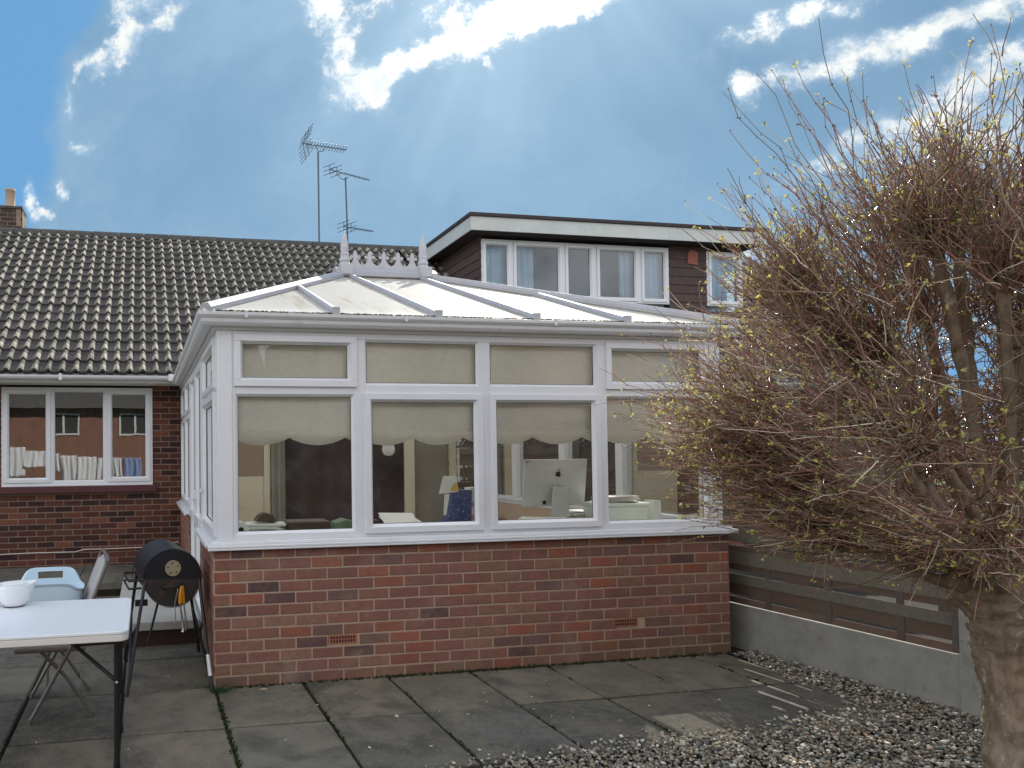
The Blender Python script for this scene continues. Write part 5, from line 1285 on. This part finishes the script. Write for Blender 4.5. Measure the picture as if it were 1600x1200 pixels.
# concrete step in front of the side doors
stp = thing('concrete_step', 'pale concrete slab step on dark bricks by the side door', 'step', (-.35, 2.2, 0))
B = MB(); B.box(-.70, -.012, 1.16, 3.35, .135, .205); B.build('slab', M_['pale_slab'], stp, .006)
B = MB(); B.box(-.66, -.014, 1.20, 3.35, -.02, .134, (.05, .028, .025)); B.build('brick_base', M_['dbrick'], stp); settle(stp)
# weeds and wall foot moss
def weed(x, y, n_, s, label):
    V = []; Fs = []
    for i in range(n_):
        a = random.random()*6.28; L0 = s*random.uniform(.5, 1); up_ = random.uniform(.15, .7); px, py = x+random.gauss(0, s*.25), y+random.gauss(0, s*.15)
        dx, dy = math.cos(a), math.sin(a)
        for j in range(7):
            t0 = j/7; c = Vector((px+dx*L0*t0, py+dy*L0*t0, .002+L0*up_*math.sin(t0*2.2)*.8))
            for sg in (-1, 1):
                q = Vector((-dy*sg, dx*sg, .1)); ll = L0*.22*(1-t0*.6); o_ = len(V)
                V += [tuple(c), tuple(c+q*ll*.6+Vector((dx, dy, 0))*ll*.35), tuple(c+q*ll+Vector((dx, dy, 0))*ll*.7), tuple(c+q*ll*.35+Vector((dx, dy, 0))*ll*.5)]; Fs.append((o_, o_+1, o_+2, o_+3))
    o = np_mesh('weed', np.array(V), np.array(Fs), M_['weed'], None); tag(o, label, 'weed', 'weeds growing at the wall foot'); return o
weed(.04, -.05, 26, .13, 'feathery green weed at the left foot of the brick wall')
weed(2.58, -.035, 9, .06, 'small green weed at the wall foot below the right air brick')
weed(-.05, .06, 12, .10, 'dark green weed beside the barbecue leg at the corner')
mp_ = []
for i in range(900):
    x = abs(random.gauss(0, 1))*1.3; x = random.uniform(0, 4.0) if random.random() < .6 else random.uniform(1.2, 3.2); mp_.append((x, -.004-abs(random.gauss(0, .012)), .002+abs(random.gauss(0, .006))))
for i in range(480):
    j = random.randint(0, 6); y = random.uniform(-1.4, 0); x = .006+.61*j
    if noise.noise(Vector((x*3, y*4, 1))) < 0 and j > 0: continue
    mp_.append((x+random.gauss(0, .004), y, -.006+random.uniform(0, .006)))
for i in range(170): mp_.append((.006+random.gauss(0, .012), random.uniform(-1.9, 0), -.003+random.uniform(0, .006)))
mp_ = np.array(mp_); o = stones('moss', mp_, rng.uniform(.003, .009, len(mp_)), np.ones((len(mp_), 3)), M_['moss_green']); tag(o, 'green moss along the wall foot and slab joints', 'moss', kind='stuff')
B = MB(); B.prism([(0, 0, 0), (.022, -.008, 0), (.055, -.006, 0), (.03, .008, 0)], (0, 0, .006)); B.v = [(x+.29, y-.09, z+.003) for x, y, z in B.v]; simple('wood_chip', B, mat('pale_wood', (.55, .40, .26), .8), 'small pale wood chip on the slab near the wall', 'wood chip')

# ------------------------------------------------------------------ garden behind the camera (mirrored in the windows)
oh = thing('opposite_house', 'brick bungalow across the garden with white windows under a dark roof', 'house', (0, -22, 0))
def at_opp(B): return B
B = MB(); B.box(-16, 3.2, -24, -16.5, -.05, 3.5); B.build('wall', M_['pinkbrick'], oh)
B = MB(); B.prism([(-16.4, -16.1, 3.5), (-16.4, -24.4, 3.5), (-16.4, -20.2, 6.4)], (19.6, 0, 0)); B.build('roof', M_['ridge'], oh)
for xw in (-8.2, -4.4, -1.5, 1.2):
    w = MB(); frame(w, (xw, -16.5, 0), (1, 0, 0), (0, 1, 0), 0, 1.3, 2.38, 3.3, .07, .05, -.04); w.box(xw+.61, xw+.69, -16.5, -16.455, 2.45, 3.23); fo = w.build('window', M_['white'], oh)
    w = MB(); w.box(xw+.07, xw+1.23, -16.5, -16.49, 2.45, 3.23); w.build('pane', M_['room'], fo)
settle(oh)
rh = thing('rendered_house', 'tall pale pinkish house behind the garden with a white window', 'house', (8, -15, 0))
B = MB(); B.box(3.7, 13, -20, -12, -.05, 5.2); B.prism([(3.7, -12, 5.2), (13, -12, 5.2), (8.35, -12, 8.0)], (0, -8, 0)); B.build('wall', M_['pinkrender'], rh)
w = MB(); frame(w, (6.1, -12, 0), (1, 0, 0), (0, 1, 0), 0, 2.2, 3.2, 4.6, .09, .05, -.05); w.box(7.15, 7.25, -12.0, -11.955, 3.3, 4.5); w.box(6.19, 8.21, -12.0, -11.96, 3.9, 3.96); fo = w.build('window', M_['white'], rh)
w = MB(); w.box(6.19, 8.21, -12.0, -11.985, 3.29, 4.51); w.build('pane', M_['curtain'], fo); settle(rh)
def cloth(x0, w_, h_, zt, mt, label, seed):
    nx, nz_ = 16, 14; vs = []
    for i in range(nx+1):
        for j in range(nz_+1):
            u, v = i/nx, j/nz_; x = x0+w_*u; z = zt-h_*v; y = -9+.05*math.sin(u*11+seed)*v+.03*math.sin(u*23+seed*2)+.06*v*math.sin(seed)
            vs.append((x+.02*math.sin(v*4+seed), y, z+.02*math.sin(u*9+seed)*v))
    B = MB(); B.add(vs, [(i*(nz_+1)+j, (i+1)*(nz_+1)+j, (i+1)*(nz_+1)+j+1, i*(nz_+1)+j+1) for i in range(nx) for j in range(nz_)], smooth=True)
    o = B.build('laundry_item', mt); o.modifiers.new('t', 'SOLIDIFY').thickness = .004; return tag(o, label, 'laundry', 'laundry hanging on the washing line')
zl = lambda x: 1.46+.032*(min(x, -1.0)+1.0)**2
items = [(-4.75, .62, .92, 'cotton', 'large off-white sheet at the far left of the washing line'), (-4.08, .55, .5, 'cotton', 'white towel hung second on the washing line'), (-3.5, .40, .55, 'cotton', 'short white shirt on the line, third along'), (-3.02, .46, .95, 'cotton', 'long white shirt in the middle of the washing line'), (-2.5, .5, .95, 'cotton', 'white trousers in the middle of the washing line'), (-1.9, .42, .8, 'cotton', 'white blouse right of the line middle'), (-1.42, .25, .7, 'cotton', 'narrow white cloth near the blue shirt'), (-1.1, .5, .62, 'blue_cotton', 'pale blue shirt near the right end of the line')]
for i, (x, w_, h_, mt, lb) in enumerate(items): cloth(x-.03, w_*1.12, h_, zl(x+w_/2), M_[mt], lb, i*1.7)
bfz = MB(); 
for i in range(68): bfz.box(3.0+.15*i, 3.143+.15*i, -10.52+.004*(i%2), -10.5+.004*(i%2), -.05, 1.95)
tag(bfz.build('added_board_fence', M_['cladding']), 'added dark upright boards that darken the lower window reflections', 'fence')  # boards added out of view to darken reflections in the lower panes
wlp = thing('washing_line', 'washing line strung between two posts across the garden', 'washing line', (-2.5, -9, 0))
B = MB(); B.tube([(x, -9, zl(x)+.005) for x in np.linspace(-6, 1, 30)], .004, 5); B.build('line', M_['cable'], wlp)
for x in (-6, 1): B = MB(); B.tube([(x, -9, -.05), (x, -9, 2.5)], .03, 8); B.build('post', M_['alu'], wlp)
settle(wlp)
